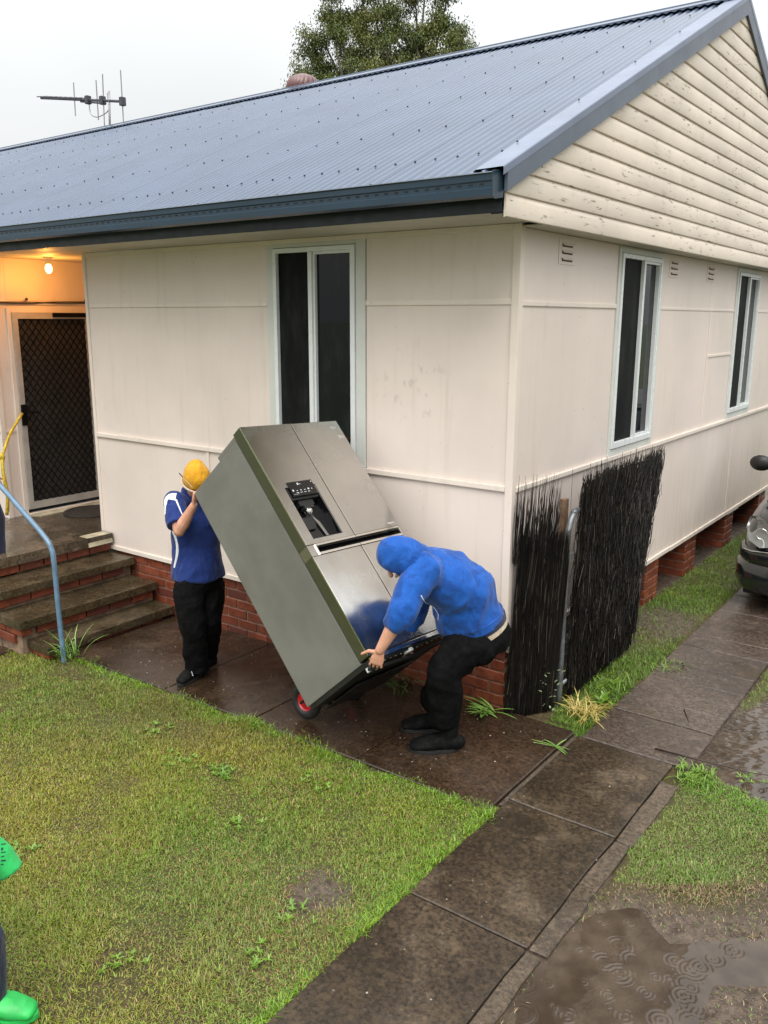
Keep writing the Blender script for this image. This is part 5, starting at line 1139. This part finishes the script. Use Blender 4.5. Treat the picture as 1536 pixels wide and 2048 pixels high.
# ================================================================ across the driveway (seen only as reflections in the side windows)
nb = tag(empty('neighbour_house', (13, 14, -.2)), 'neighbouring weatherboard house across the drive', 'house')
MB().box((10, 9, -.2), (17, 20, 2.8)).build('wall', 'trim', nb); MB().prism([(9.5, 8.5, 2.8), (9.5, 20.5, 2.8), (9.9, 20.5, 2.9), (13.5, 17, 4.6), (13.5, 12, 4.6), (9.9, 8.5, 2.9)], (.0, .0, .0)) if False else None
MB().add([(9.5, 8.5, 2.8), (17.5, 8.5, 2.8), (17.5, 20.5, 2.8), (9.5, 20.5, 2.8), (13.5, 11, 4.7), (13.5, 18, 4.7)], [(0, 1, 4), (1, 2, 5, 4), (2, 3, 5), (3, 0, 4, 5), (0, 3, 2, 1)]).build('roof', 'cab', nb)
MB().box((9.97, 11, .9), (9.995, 12.6, 2.2)).build('window', 'dark', nb)
fe = tag(empty('paling_fence', (7.5, 8, -.2)), 'timber paling fence along the far side of the drive', 'fence')
MT['pale'] = flat('grey_paling', (.16, .14, .12), .8, var=.3)
pm = MB().box((-.01, -.07, 0), (.01, .07, 1.6)).mesh('paling'); pm.materials.append(MT['pale'])
for i in range(110): o = put('paling', pm, None, fe, loc=(random.uniform(-.005, .005), -8 + i * .148, random.uniform(-.02, .02)))
MB().box((7.515, .0, .4), (7.56, 16.3, .48)).box((7.515, .0, 1.1), (7.56, 16.3, 1.18)).build('rail', 'pale', fe)

# ================================================================ PEOPLE
def solid(mb, name, voxel, smooth_it=4, fac=.5, cutter=None):
    me = mb.mesh(name); o = bpy.data.objects.new(name, me); COL.objects.link(o)
    r = o.modifiers.new('r', 'REMESH'); r.mode = 'VOXEL'; r.voxel_size = voxel; r.use_smooth_shade = True
    if smooth_it: s = o.modifiers.new('s', 'SMOOTH'); s.iterations = smooth_it; s.factor = fac
    co = None
    if cutter:
        co = bpy.data.objects.new('c', cutter.mesh('c')); COL.objects.link(co); b = o.modifiers.new('b', 'BOOLEAN'); b.operation = 'DIFFERENCE'; b.object = co; b.solver = 'FAST'
    dg = bpy.context.evaluated_depsgraph_get(); dg.update(); out = bpy.data.meshes.new_from_object(o.evaluated_get(dg)); out.name = name
    bpy.data.objects.remove(o)
    if co: bpy.data.objects.remove(co)
    out.materials.clear(); return out
def crumple(me, amp, sc3=(8, 8, 5), seed=0, ridge=True, amp2=None, sc2=None, wt=None):
    n = len(me.vertices); co = np.empty(n * 3, np.float32); me.vertices.foreach_get('co', co); co = co.reshape(-1, 3); no = np.empty(n * 3, np.float32); me.vertices.foreach_get('normal', no); no = no.reshape(-1, 3)
    d = np.empty(n, np.float32)
    for i in range(n):
        x, y, z = co[i]; v = noise.noise((x * sc3[0] + seed, y * sc3[1], z * sc3[2]))
        v = (1 - 2 * abs(v)) if ridge else v
        d[i] = v * amp + (noise.noise((x * 22, y * 22, z * 14 + seed)) * amp * .35)
    if wt is not None: d *= wt(co)
    co += no * d[:, None]; me.vertices.foreach_set('co', co.ravel()); me.update(); return me
def part(me, name, mat, parent, smooth=True):
    inv = MW[parent.name].inverted(); me.transform(inv); me.name = name; return put(name, me, mat, parent, smooth)
def hand(mb, wrist, fdir, pnorm, s=1., curl=(.9, 1.0, .8), spread=.12, thumb=(1, .6, .5), flip=1):
    """palm and five bent fingers; fdir towards the fingertips, pnorm out of the palm, flip picks the thumb side"""
    W = Vector(wrist); f = Vector(fdir).normalized(); pn = Vector(pnorm); pn = (pn - f * pn.dot(f)).normalized(); sd = f.cross(pn) * flip
    K = W + f * .088 * s
    mb.tube([W - f * .02 * s, W + f * .02 * s, W + f * .055 * s, K], [(.026 * s, .019 * s), (.032 * s, .017 * s), (.041 * s, .0155 * s), (.040 * s, .012 * s)], 12, side=sd, cap='round')
    for i, (o, L) in enumerate(((.030, .068), (.0105, .078), (-.0095, .072), (-.029, .056))):
        p = K + sd * o * s - f * .008 * s; d = (f + sd * spread * (o / .03)).normalized(); pts = [p]; a = 0
        for j, c in enumerate(curl):
            a += c; dd = d * math.cos(a) + pn * math.sin(a); p = p + dd * L * s * (.45, .31, .26)[j]; pts.append(p)
        mb.tube(pts, [.0084 * s, .0080 * s, .0074 * s, .0066 * s], 8, cap='round')
    p = W + f * .022 * s + sd * .026 * s; t1 = (sd * thumb[0] + f * thumb[1] + pn * thumb[2]).normalized(); t2 = (t1 * .7 + f * .6 + pn * .25).normalized()
    mb.tube([p, p + t1 * .036 * s, p + t1 * .036 * s + t2 * .030 * s, p + t1 * .036 * s + t2 * .056 * s], [.0135 * s, .0125 * s, .0108 * s, .0088 * s], 8, cap='round')
def head(mb, c, face, up, s=1.):
    c = Vector(c); f = Vector(face).normalized(); u = Vector(up); u = (u - f * u.dot(f)).normalized(); r = f.cross(u)
    M = Matrix((r, f, u)).transposed()
    mb.ball(c + u * .02 * s, (.077 * s, .096 * s, .105 * s), 18, 14, M); mb.ball(c - u * .055 * s + f * .022 * s, (.055 * s, .066 * s, .062 * s), 16, 12, M)
    mb.tube([c + f * .090 * s + u * .018 * s, c + f * .112 * s - u * .020 * s], [.009 * s, .015 * s], 8, cap='round')                  # nose
    mb.tube([c + f * .088 * s - u * .048 * s - r * .018 * s, c + f * .093 * s - u * .047 * s, c + f * .088 * s - u * .048 * s + r * .018 * s], .008 * s, 6, cap='round')   # mouth
    for k in (-1, 1): mb.ball(c + r * k * .078 * s - u * .005 * s - f * .004 * s, (.010 * s, .020 * s, .031 * s), 10, 8, M); mb.ball(c + f * .078 * s + u * .012 * s + r * k * .032 * s, .014 * s, 8, 6)
    return M
def features(root, c, M, s=1.):
    c = Vector(c); e = MB()
    for k in (-1, 1): e.ball(c + M @ Vector((k * .032 * s, .089 * s, .012 * s)), (.010 * s, .005 * s, .006 * s), 10, 6, M)
    e.build('eye', 'eye', root, smooth=True)
    MB().tube([c + M @ Vector((-.020 * s, .098 * s, -.048 * s)), c + M @ Vector((0, .102 * s, -.047 * s)), c + M @ Vector((.020 * s, .098 * s, -.048 * s))], .004 * s, 6, cap='round').build('lips', 'lips', root, smooth=True)
def shoe(root, heel, toe, z, s=1., mat='shoe', sole='rubber', lab=None, boot=0, wide=1.):
    h, t_ = Vector(heel), Vector(toe); h.z = t_.z = z; d = (t_ - h).normalized(); L = .29 * s; h = (h + t_) / 2 - d * L / 2; sd = Vector((-d.y, d.x, 0)); u = Vector((0, 0, 1))
    m = MB(); m.tube([h + u * .058 * s, h + d * .05 * s + u * .062 * s, h + d * .12 * s + u * .060 * s, h + d * .20 * s + u * .048 * s, h + d * .262 * s + u * .036 * s], [(.034 * s * wide, .045 * s), (.040 * s * wide, .052 * s), (.043 * s * wide, .048 * s), (.050 * s * wide, .036 * s), (.040 * s * wide, .024 * s)], 16, side=sd, cap='round')
    m.tube([h + d * .055 * s + u * .06 * s, h + d * .055 * s + u * (.11 + boot) * s], [(.042 * s, .046 * s), ((.046 if not boot else .060) * s, (.050 if not boot else .064) * s)], 14, side=sd)
    me = crumple(solid(m, 'shoe', .006, 2), .004 if boot else .0015, (16, 16, 16), 2); o = part(me, 'shoe', mat, root)
    pl = []
    for i in range(20):
        a = 2 * math.pi * i / 20; x = math.cos(a); y = math.sin(a); w = (.047 if x > 0 else .040) * wide; pl.append(h + d * (L / 2 + x * L * .515) + sd * (y * w * s * (1.08 if x > 0 else 1)) + u * .001)
    MB().prism(pl, u * .024 * s).build('sole', sole, o, bevel=.004); return o

# ---------------------------------------------------------------- man in the polo shirt and beanie, pushing the top of the fridge
p1 = tag(empty('person', (-2.160, -0.858, -0.087)), 'man in blue polo, black trousers and mustard beanie gripping the top of the fridge', 'person')
bod = MB(); HC = Vector((-2.162, -0.835, 1.426)); FD = Vector((.72, -.34, -.62))
hm = head(bod, HC, FD, (.25, 0, 1))
neck = Vector((-2.234, -0.813, 1.311)); ch = Vector((-2.243, -0.795, 1.161)); wa = Vector((-2.233, -0.788, 0.927)); pe = Vector((-2.219, -0.802, 0.728))
bod.tube([HC - Vector((.03, -.02, .03)), neck, ch], [.056, .058, .07], 12, cap='round')
sh_n = Vector((-2.242, -0.968, 1.284)); sh_f = Vector((-2.219, -0.628, 1.220))
el_n = Vector((-2.100, -1.062, 1.112)); wr_n = Vector((-1.975, -1.020, 1.313)); el_f = Vector((-2.257, -0.531, 0.929)); wr_f = Vector((-2.183, -0.626, 1.217))
AX = Vector((.80, .60, 0))
bod.tube([ch, wa, pe], [(.15, .10), (.14, .10), (.15, .11)], 16, side=AX, cap='round')
bod.tube([ch, sh_n], .06, 10, cap='round'); bod.tube([ch, sh_f], .06, 10, cap='round')
bod.tube([sh_n, sh_n.lerp(el_n, .5), el_n], [.052, .050, .042], 12, cap='round'); bod.tube([el_n, el_n.lerp(wr_n, .3), el_n.lerp(wr_n, .65), wr_n], [.040, .045, .036, .027], 12, cap='round')
bod.tube([sh_f, el_f], [.052, .042], 12, cap='round'); bod.tube([el_f, wr_f], [.042, .027], 12, cap='round')
fd = (wr_n - el_n).normalized()
hand(bod, wr_n, (.10, .05, 1), (.72, .62, .0), 1.0, (.75, .9, .7), spread=.14, thumb=(.5, .9, .5), flip=1)
hand(bod, wr_f, (.3, .1, .9), (.8, -.1, 0), 1.0, (.9, .8, .5))
hip_n, hip_f = Vector((-2.240, -0.892, 0.714)), Vector((-2.193, -0.708, 0.678)); kn_n, kn_f = Vector((-2.176, -0.920, 0.385)), Vector((-2.192, -0.732, 0.339)); an_n, an_f = Vector((-2.210, -0.870, -0.026)), Vector((-2.388, -0.616, -0.067))
for a, b, c in ((hip_n, kn_n, an_n), (hip_f, kn_f, an_f)): bod.tube([a, b, c], [.075, .052, .036], 12, cap='round')
part(solid(bod, 'body', .0038, 2), 'body', 'skin', p1); features(p1, HC, hm)
# polo
pm_ = MB(); pm_.tube([neck + Vector((0, 0, -.015)), ch.lerp(neck, .45), ch, ch.lerp(wa, .5), wa, pe + Vector((0, 0, .03)), pe + Vector((0, 0, -.045))], [(.075, .07), (.155, .105), (.185, .13), (.180, .138), (.178, .14), (.190, .158), (.194, .162)], 24, side=AX)
pm_.tube([ch.lerp(sh_n, .3) + Vector((0, 0, .02)), sh_n, sh_n.lerp(el_n, .45), sh_n.lerp(el_n, .80)], [.075, .080, .078, .080], 16, cap='flat'); pm_.ball(sh_n, .078)
pm_.tube([ch.lerp(sh_f, .3) + Vector((0, 0, .02)), sh_f, sh_f.lerp(el_f, .5)], [.075, .078, .075], 14); pm_.tube([neck + Vector((0, 0, -.03)), neck + Vector((.01, 0, .055))], [.075, .068], 16)
me = crumple(solid(pm_, 'polo_shirt', .008, 4), .014, (6, 6, 4.2), 3); polo = part(me, 'polo_shirt', 'polo', p1)
def ribbon(src, pts, w, name, mat, parent, off=.004, up=None):
    """a strip laid on the surface of a mesh by dropping its points on the nearest face"""
    vs = []; inv = MW[src.name].inverted(); P = cat_rom(pts, 6); co_ = Vector(camo.matrix_world.translation); lo0 = inv @ co_; Q_ = []
    for p in P:
        hit, l_, n_, _ = src.ray_cast(lo0, (inv @ p - lo0).normalized()); Q_.append(MW[src.name] @ l_ if hit else None)
    P = [q for q in Q_ if q]
    for i, p in enumerate(P):
        tdir = (P[min(i + 1, len(P) - 1)] - P[max(i - 1, 0)]).normalized(); ok, loc, nn, _ = src.closest_point_on_mesh(inv @ p); lw = MW[src.name] @ loc; sdv = tdir.cross(nn).normalized(); ww = w if not isinstance(w, (list, tuple)) else w[0] + (w[1] - w[0]) * i / (len(P) - 1)
        for k in (-1, -.33, .33, 1):
            ok, l2, n2, _ = src.closest_point_on_mesh(inv @ (lw + sdv * ww * k)); vs.append(MW[src.name] @ l2 + n2 * (off if abs(k) < 1 else 0.0))
    return MB().add(vs, [(4 * i + j, 4 * i + j + 1, 4 * i + j + 5, 4 * i + j + 4) for i in range(len(P) - 1) for j in range(3)]).build(name, mat, parent, smooth=True)
bpy.context.view_layer.update()
ribbon(polo, [(-2.067, -1.100, 1.376), (-2.147, -1.097, 1.366), (-2.169, -1.113, 1.333), (-2.176, -1.118, 1.230)], (.034, .010), 'shoulder_stripe', 'white_cloth', p1)
ribbon(polo, [(-2.055, -1.153, 1.137), (-2.038, -1.141, 1.053), (-2.039, -1.142, 0.969), (-2.060, -1.157, 0.868)], (.018, .009), 'side_stripe', 'white_cloth', p1)
ribbon(polo, [(-2.108, -1.068, 1.344), (-2.009, -1.119, 1.297), (-1.994, -1.108, 1.247)], (.007, .003), 'sleeve_piping', 'white_cloth', p1)
# trousers
tm = MB(); tm.tube([pe + Vector((0, 0, .05)), pe + Vector((0, 0, -.05))], [(.165, .13), (.175, .14)], 20, side=AX, cap='round')
for a, b, c, w in ((hip_n, kn_n, an_n, 1.), (hip_f, kn_f, an_f, 1.)): tm.tube([a + Vector((0, 0, -.05)), a.lerp(b, .4), b, b.lerp(c, .5), c + Vector((0, 0, .02)), c - Vector((0, 0, .045))], [(.098, .110), (.104, .108), (.092, .094), (.086, .088), (.078, .086), (.082, .092)], 18, side=AX)
part(crumple(solid(tm, 'trousers', .009, 4), .016, (6, 6, 5), 11), 'trousers', 'black_cloth', p1)
gzp = gz(-2.2, -.9)
s1_ = shoe(p1, an_n + Vector((-.05, .10, 0)), an_n + Vector((.02, -.20, 0)), gzp, 1.05); shoe(p1, an_f + Vector((-.10, .05, 0)), an_f + Vector((.12, -.10, 0)), gzp, 1.05)
for dx in (0, .016, .032): MB().tube([(-2.136, -0.983, -0.008), (-2.121, -0.984, -0.041)], .003, 5).build('shoe_stripe', 'white_cloth', s1_)
# beanie: dome over the skull with a folded pale rim, and a thin cord in the hand
U_ = (hm @ Vector((0, -.25, 1))).normalized(); F_ = (hm @ Vector((0, 1, .25))).normalized(); Rr = F_.cross(U_)
bn = MB(); MM = Matrix((Rr, F_, U_)).transposed(); bn.ball(HC + U_ * .045 - F_ * .004, (.098, .118, .108), 22, 16, MM); bn.ball(HC + U_ * .105 - F_ * .045, (.065, .06, .055), 14, 10, MM)
cutm = MB().box((-1, -1, -1), (1, 1, 0)); cutm.v = [tuple(HC + Rr * a + F_ * b + U_ * (c - .014 if c > -.5 else c)) for a, b, c in cutm.v]
part(crumple(solid(bn, 'beanie', .006, 3, cutter=cutm), .005, (20, 20, 9), 5), 'beanie', 'beanie', p1)
MB().tube([HC - U_ * .012 + Rr * (.099 * math.cos(a)) + F_ * (.119 * math.sin(a)) for a in [2 * math.pi * i / 28 for i in range(28)]], (.008), 8, closed=True).build('beanie_rim', 'cream_cloth', p1, smooth=True)
MB().tube([(-2.065, -1.061, 1.533), (-1.981, -1.024, 1.443)], .0022, 6).build('cord', 'cream_cloth', p1)
MB().tube([(-2.063, -1.066, 1.541), (-2.042, -1.050, 1.508)], .0032, 6).build('cord_tip', 'black_cloth', p1)

# ---------------------------------------------------------------- man in the hoodie lifting the bottom edge
A2 = 'p2'
p2 = tag(empty('person', (-0.063, -0.724, -0.029)), 'man in bright blue hoodie bending down to lift the bottom edge of the fridge', 'person')
HC2 = Vector((-0.160, -1.045, 1.235)); F2 = Vector((-.50, -.36, -.80)); bod = MB(); hm2 = head(bod, HC2, F2, (-.50, -.40, .75))
nk = Vector((-0.121, -0.967, 1.193)); ch2 = Vector((-0.050, -0.790, 1.069)); wa2 = Vector((0.028, -0.657, 0.948)); pe2 = Vector((0.071, -0.576, 0.754))
D2 = Vector((-.595, .804, 0))
bod.tube([HC2, nk, ch2], [.058, .060, .08], 12, cap='round'); bod.tube([ch2, wa2, pe2], [(.15, .12), (.15, .13), (.16, .13)], 16, side=D2, cap='round')
sn = Vector((-0.020, -1.016, 1.180)); en = Vector((-0.054, -1.166, 0.970)); wn = Vector((-0.158, -1.242, 0.731))
sf = Vector((-0.219, -0.691, 1.072)); ef = Vector((-0.315, -0.712, 0.743)); wf = Vector((-0.318, -0.789, 0.596))
bod.tube([ch2, sn], .07, 12, cap='round'); bod.tube([ch2, sf], .07, 12, cap='round')
bod.tube([sn, en], [.055, .046], 12, cap='round'); bod.tube([en, en.lerp(wn, .30), en.lerp(wn, .68), wn], [.046, .050, .038, .029], 14, cap='round'); bod.tube([sf, ef, wf], [.055, .046, .028], 12, cap='round')
hand(bod, wn, (-.25, -.10, -1), (-.45, .85, -.1), 1.0, (.22, .70, .85), spread=.16, thumb=(1.2, .25, .1), flip=-1)
hand(bod, wf, (-.3, .0, -1), (-.45, .85, -.1), 1.0, (.6, .9, .5), flip=1)
hn, hf = Vector((0.120, -0.664, 0.736)), Vector((0.031, -0.480, 0.674)); kn, kf = Vector((0.027, -0.807, 0.488)), Vector((-0.124, -0.546, 0.392)); an2, af2 = Vector((-0.038, -0.731, 0.100)), Vector((-0.238, -0.530, 0.082))
for a, b, c in ((hn, kn, an2), (hf, kf, af2)): bod.tube([a, b, c], [.085, .058, .042], 12, cap='round')
part(solid(bod, 'body', .0038, 2), 'body', 'skin', p2); features(p2, HC2, hm2)
# hoodie body
hb = MB(); back = Vector((.05, .03, .06))
pts = [Vector((-0.104, -0.929, 1.181)), Vector((-0.069, -0.828, 1.101)), Vector((-0.012, -0.737, 1.057)), Vector((0.035, -0.652, 0.980)), Vector((0.038, -0.625, 0.896)), Vector((0.052, -0.602, 0.814)), Vector((0.063, -0.594, 0.774))]
hb.tube(pts, [(.13, .100), (.185, .150), (.200, .172), (.200, .190), (.205, .198), (.205, .203), (.203, .206)], 28, side=D2, cap='flat')
hb.ball(pts[1], (.16, .16, .15))
hb.tube([ch2.lerp(sn, .2), sn, sn.lerp(en, .4), sn.lerp(en, .75), en, en.lerp(wn, .12), en.lerp(wn, .24)], [.105, .108, .092, .084, .080, .074, .064], 18, cap='round')
hb.tube([ch2.lerp(sf, .2), sf, sf.lerp(ef, .5), ef, ef.lerp(wf, .3)], [.10, .105, .09, .078, .06], 16, cap='round')
hb.tube([nk.lerp(ch2, .5), nk, nk.lerp(HC2, .4)], [.115, .095, .09], 18, cap='round')
def hw(co): return np.ones(len(co))
hme = solid(hb, 'hoodie', .009, 6); hme = crumple(hme, .016, (6, 6, 5), 21); hme = crumple(hme, .005, (16, 12, 9), 4); hoodie = part(hme, 'hoodie', 'hood', p2)
bpy.context.view_layer.update()
# hood
f2, u2 = hm2 @ Vector((0, 1, 0)), hm2 @ Vector((0, 0, 1)); r2 = hm2 @ Vector((1, 0, 0)); hd = MB(); M2_ = hm2
hd.ball(HC2 + u2 * .018 - f2 * .010, (.108, .122, .132), 22, 16, M2_); hd.ball(HC2 - u2 * .05 - f2 * .02, (.105, .105, .10), 18, 12, M2_); hd.tube([HC2 - u2 * .03 - f2 * .05, nk + Vector((.02, .0, .03))], [.10, .10], 16, cap='round')
pass
ct = MB().ball(HC2 + f2 * .105 - u2 * .015, (.078, .135, .100), 18, 14, M2_)
part(crumple(solid(hd, 'hood', .007, 4, cutter=ct), .007, (12, 12, 9), 8), 'hood', 'hood', p2)
rimp = [HC2 + f2 * (.075 + .030 * math.cos(2 * a)) * 1.0 + r2 * .082 * math.cos(a) + u2 * (.108 * math.sin(a) - .012) for a in [2 * math.pi * i / 30 for i in range(30)]]

# cuff, hem rib, seam piping, tee band, waistband
MB().tube([en.lerp(wn, .16), en.lerp(wn, .30), en.lerp(wn, .34)], [.070, .058, .056], 20, cap='flat').build('cuff', 'hood', p2, smooth='auto')
ribbon(hoodie, [(0.108, -1.220, 1.114), (0.127, -1.206, 1.073), (0.163, -1.179, 1.044), (0.186, -1.162, 1.003), (0.186, -1.162, 0.968)], (.0035, .0035), 'seam_piping', 'white_cloth', p2, .003)
ax2 = (pe2 - wa2).normalized(); hb2 = pts[-1]; hd2 = (pts[-1] - pts[-3]).normalized(); bk = AX * 1.0
MB().tube([hb2 - hd2 * .02 + bk * .005, hb2 + hd2 * .03 + bk * .008], [(.208, .212), (.200, .205)], 32, side=D2).build('hoodie_rib', 'hood', p2, smooth='auto')
MB().tube([hb2 + bk * .020 + hd2 * .02, hb2 + hd2 * .052 + bk * .024], [(.194, .204), (.191, .200)], 32, side=D2).build('tee_shirt', 'navy', p2, smooth='auto')
MB().tube([hb2 + bk * .022 + hd2 * .045, hb2 + hd2 * .085 + bk * .028], [(.191, .200), (.188, .196)], 32, side=D2).build('waistband', 'cream_cloth', p2, smooth='auto')
MT['redprint'] = flat('red_print', (.35, .012, .02), .6)
rp_ = MB()
for i in range(5): rp_.tube([(0.240, -0.703, 0.852), (0.250, -0.695, 0.836)], .002, 4) if False else None
tm = MB(); tm.tube([hb2 + hd2 * .075 + bk * .020, hb2 + hd2 * .12 + bk * .022, hb2 + hd2 * .18 + bk * .01], [(.176, .185), (.182, .190), (.165, .17)], 24, side=D2)
for a, b, c, k in ((hn, kn, an2, 1), (hf, kf, af2, 1)):
    tm.tube([a + AX * .02 + Vector((0, 0, -.09)), a.lerp(b, .35) + AX * .005, a.lerp(b, .7), b - AX * .012, b.lerp(c, .35), b.lerp(c, .75), c + Vector((0, 0, .045))], [(.125, .140), (.118, .130), (.105, .116), (.098, .106), (.096, .100), (.092, .094), (.092, .096)], 20, side=D2, cap='round')
part(crumple(solid(tm, 'trousers', .009, 4), .018, (6, 6, 5), 31), 'trousers', 'black_cloth', p2)
g2 = gz(-.1, -.8)
shoe(p2, an2 + AX * .08, an2 - AX * .20, g2, 1.08, boot=.09, wide=1.3); shoe(p2, af2 + AX * .07, af2 - AX * .20, g2, 1.08, boot=.09, wide=1.3)

# ---------------------------------------------------------------- simple standing figures cut off by the left edge of the view
def stander(base, face, s, label, top, leg, foot, lean=0., extra=None, foot_sole='rubber', sitx=None, stride=.10):
    e = tag(empty('person', base), label, 'person'); b = Vector(base); f = Vector(face).normalized(); r = f.cross(Vector((0, 0, 1))); U = Vector((0, 0, 1)); P = lambda x, y, z: b + (r * x + f * y + U * z) * s
    m = MB(); hm_ = head(m, P(0, .03 + lean, 1.60), f, (0, 0, 1), s); m.tube([P(0, lean, 1.52), P(0, lean * .8, 1.40)], [.055 * s, .07 * s], 12, cap='round'); m.tube([P(0, lean * .8, 1.36), P(0, 0, 1.0)], [(.15 * s, .10 * s)] * 2, 14, side=r, cap='round')
    for k in (-1, 1):
        m.tube([P(k * .16, lean * .8, 1.38), P(k * .21, lean * .7, 1.10), P(k * .20, .10 + lean * .7, .88)], [.05 * s, .04 * s, .028 * s], 10, cap='round'); m.tube([P(0, lean * .8, 1.36), P(k * .16, lean * .8, 1.38)], .06 * s, 10, cap='round'); hand(m, P(k * .20, .10 + lean * .7, .88), -U * .8 + f * .5, -r * k, s, flip=k)
        m.tube([P(k * .09, 0, .95), P(k * .095, k * stride + .02, .50), P(k * .095, k * stride, .08)], [.075 * s, .05 * s, .035 * s], 10, cap='round')
    part(solid(m, 'body', .009 * s, 2), 'body', 'skin', e); features(e, P(0, .03 + lean, 1.60), hm_, s)
    m = MB(); m.tube([P(0, lean * .8, 1.47), P(0, lean * .8, 1.38), P(0, lean * .5, 1.2), P(0, 0, .92)], [(.08 * s, .07 * s), (.175 * s, .115 * s), (.175 * s, .13 * s), (.175 * s, .14 * s)], 20, side=r)
    for k in (-1, 1): m.tube([P(k * .10, lean * .8, 1.38), P(k * .17, lean * .8, 1.37), P(k * .208, lean * .7, 1.14)] + ([P(k * .21, .08, .93), P(k * .20, .18, .82), P(k * .195, .235, .72)] if s < .9 else []), [.07 * s, .072 * s, .062 * s] + ([.058 * s, .070 * s, .070 * s] if s < .9 else []), 12)
    tp_ = part(crumple(solid(m, 'top', .011 * s, 3), .006), 'top', top, e)
    m = MB(); m.tube([P(0, 0, .98), P(0, 0, .90)], [(.155 * s, .125 * s)] * 2, 16, side=r, cap='round')
    for k in (-1, 1): m.tube([P(k * .09, 0, .92), P(k * .095, k * stride + .03, .50), P(k * .095, k * stride, .10)], [.105 * s, .082 * s, .075 * s], 14)
    part(crumple(solid(m, 'trousers', .011 * s, 3), .006), 'trousers', leg, e)
    for k in (-1, 1): shoe(e, P(k * .095, k * stride - .10, 0), P(k * .095, k * stride + .18, 0), b.z, s * (1.5 if s < .9 else 1), boot=(.05 if s < .9 else 0), mat=foot, sole=foot_sole, wide=1.1)
    hr = MB().ball(P(0, .015 + lean, 1.635), (.085 * s, .10 * s, .095 * s)); ctb = MB().box(tuple(P(0, .12 + lean, 1.55) - Vector((.14, .14, .14)) * s * 1.0), tuple(P(0, .12 + lean, 1.55) + Vector((.14, .14, .14)) * s * .5)); part(solid(hr, 'hair', .008 * s, 1), 'hair', 'hair', e)
    return e, tp_, P
stander(tuple(Vector((-4.661, -1.236, 0.350))), (-.2, 1, 0), 1.0, 'person in navy jeans standing on the porch, cut off by the left edge', 'black_cloth', 'navy', 'shoe', stride=.12)
kid, ktop, KP = stander((-0.465, -3.617, -0.090), (.80, .55, 0), .70, 'small person in bright green top, navy trousers and green shoes at the bottom left corner', 'green_cloth', 'navy', 'green_foam', foot_sole='green_foam', stride=.20)

# blue-black lettering down the child's sleeve
bpy.context.view_layer.update()
let = MB(); inv = MW[ktop.name].inverted(); c0 = inv @ Vector(camo.matrix_world.translation)
for i, (w, h) in enumerate(((9, 3), (7, 2), (9, 2), (4, 5), (9, 2), (6, 2), (9, 3), (5, 2))):
    P_ = []
    for dx, dy in ((0, 0), (w, -1), (w, h - 1), (0, h)):
        px_, py_ = 2 + dx, 1672 + i * 8 + dy
        d = (R0 * (px_ - 768) / 1700 + R1 * (py_ - 1024) / 1700 + R2); hit, l_, n_, _ = ktop.ray_cast(c0, (inv.to_3x3() @ d).normalized())
        if hit: P_.append(MW[ktop.name] @ l_ + n_ * .002)
    if len(P_) == 4: let.add(P_, [(0, 1, 2, 3)])
if let.v: let.build('sleeve_print', 'navy', kid)
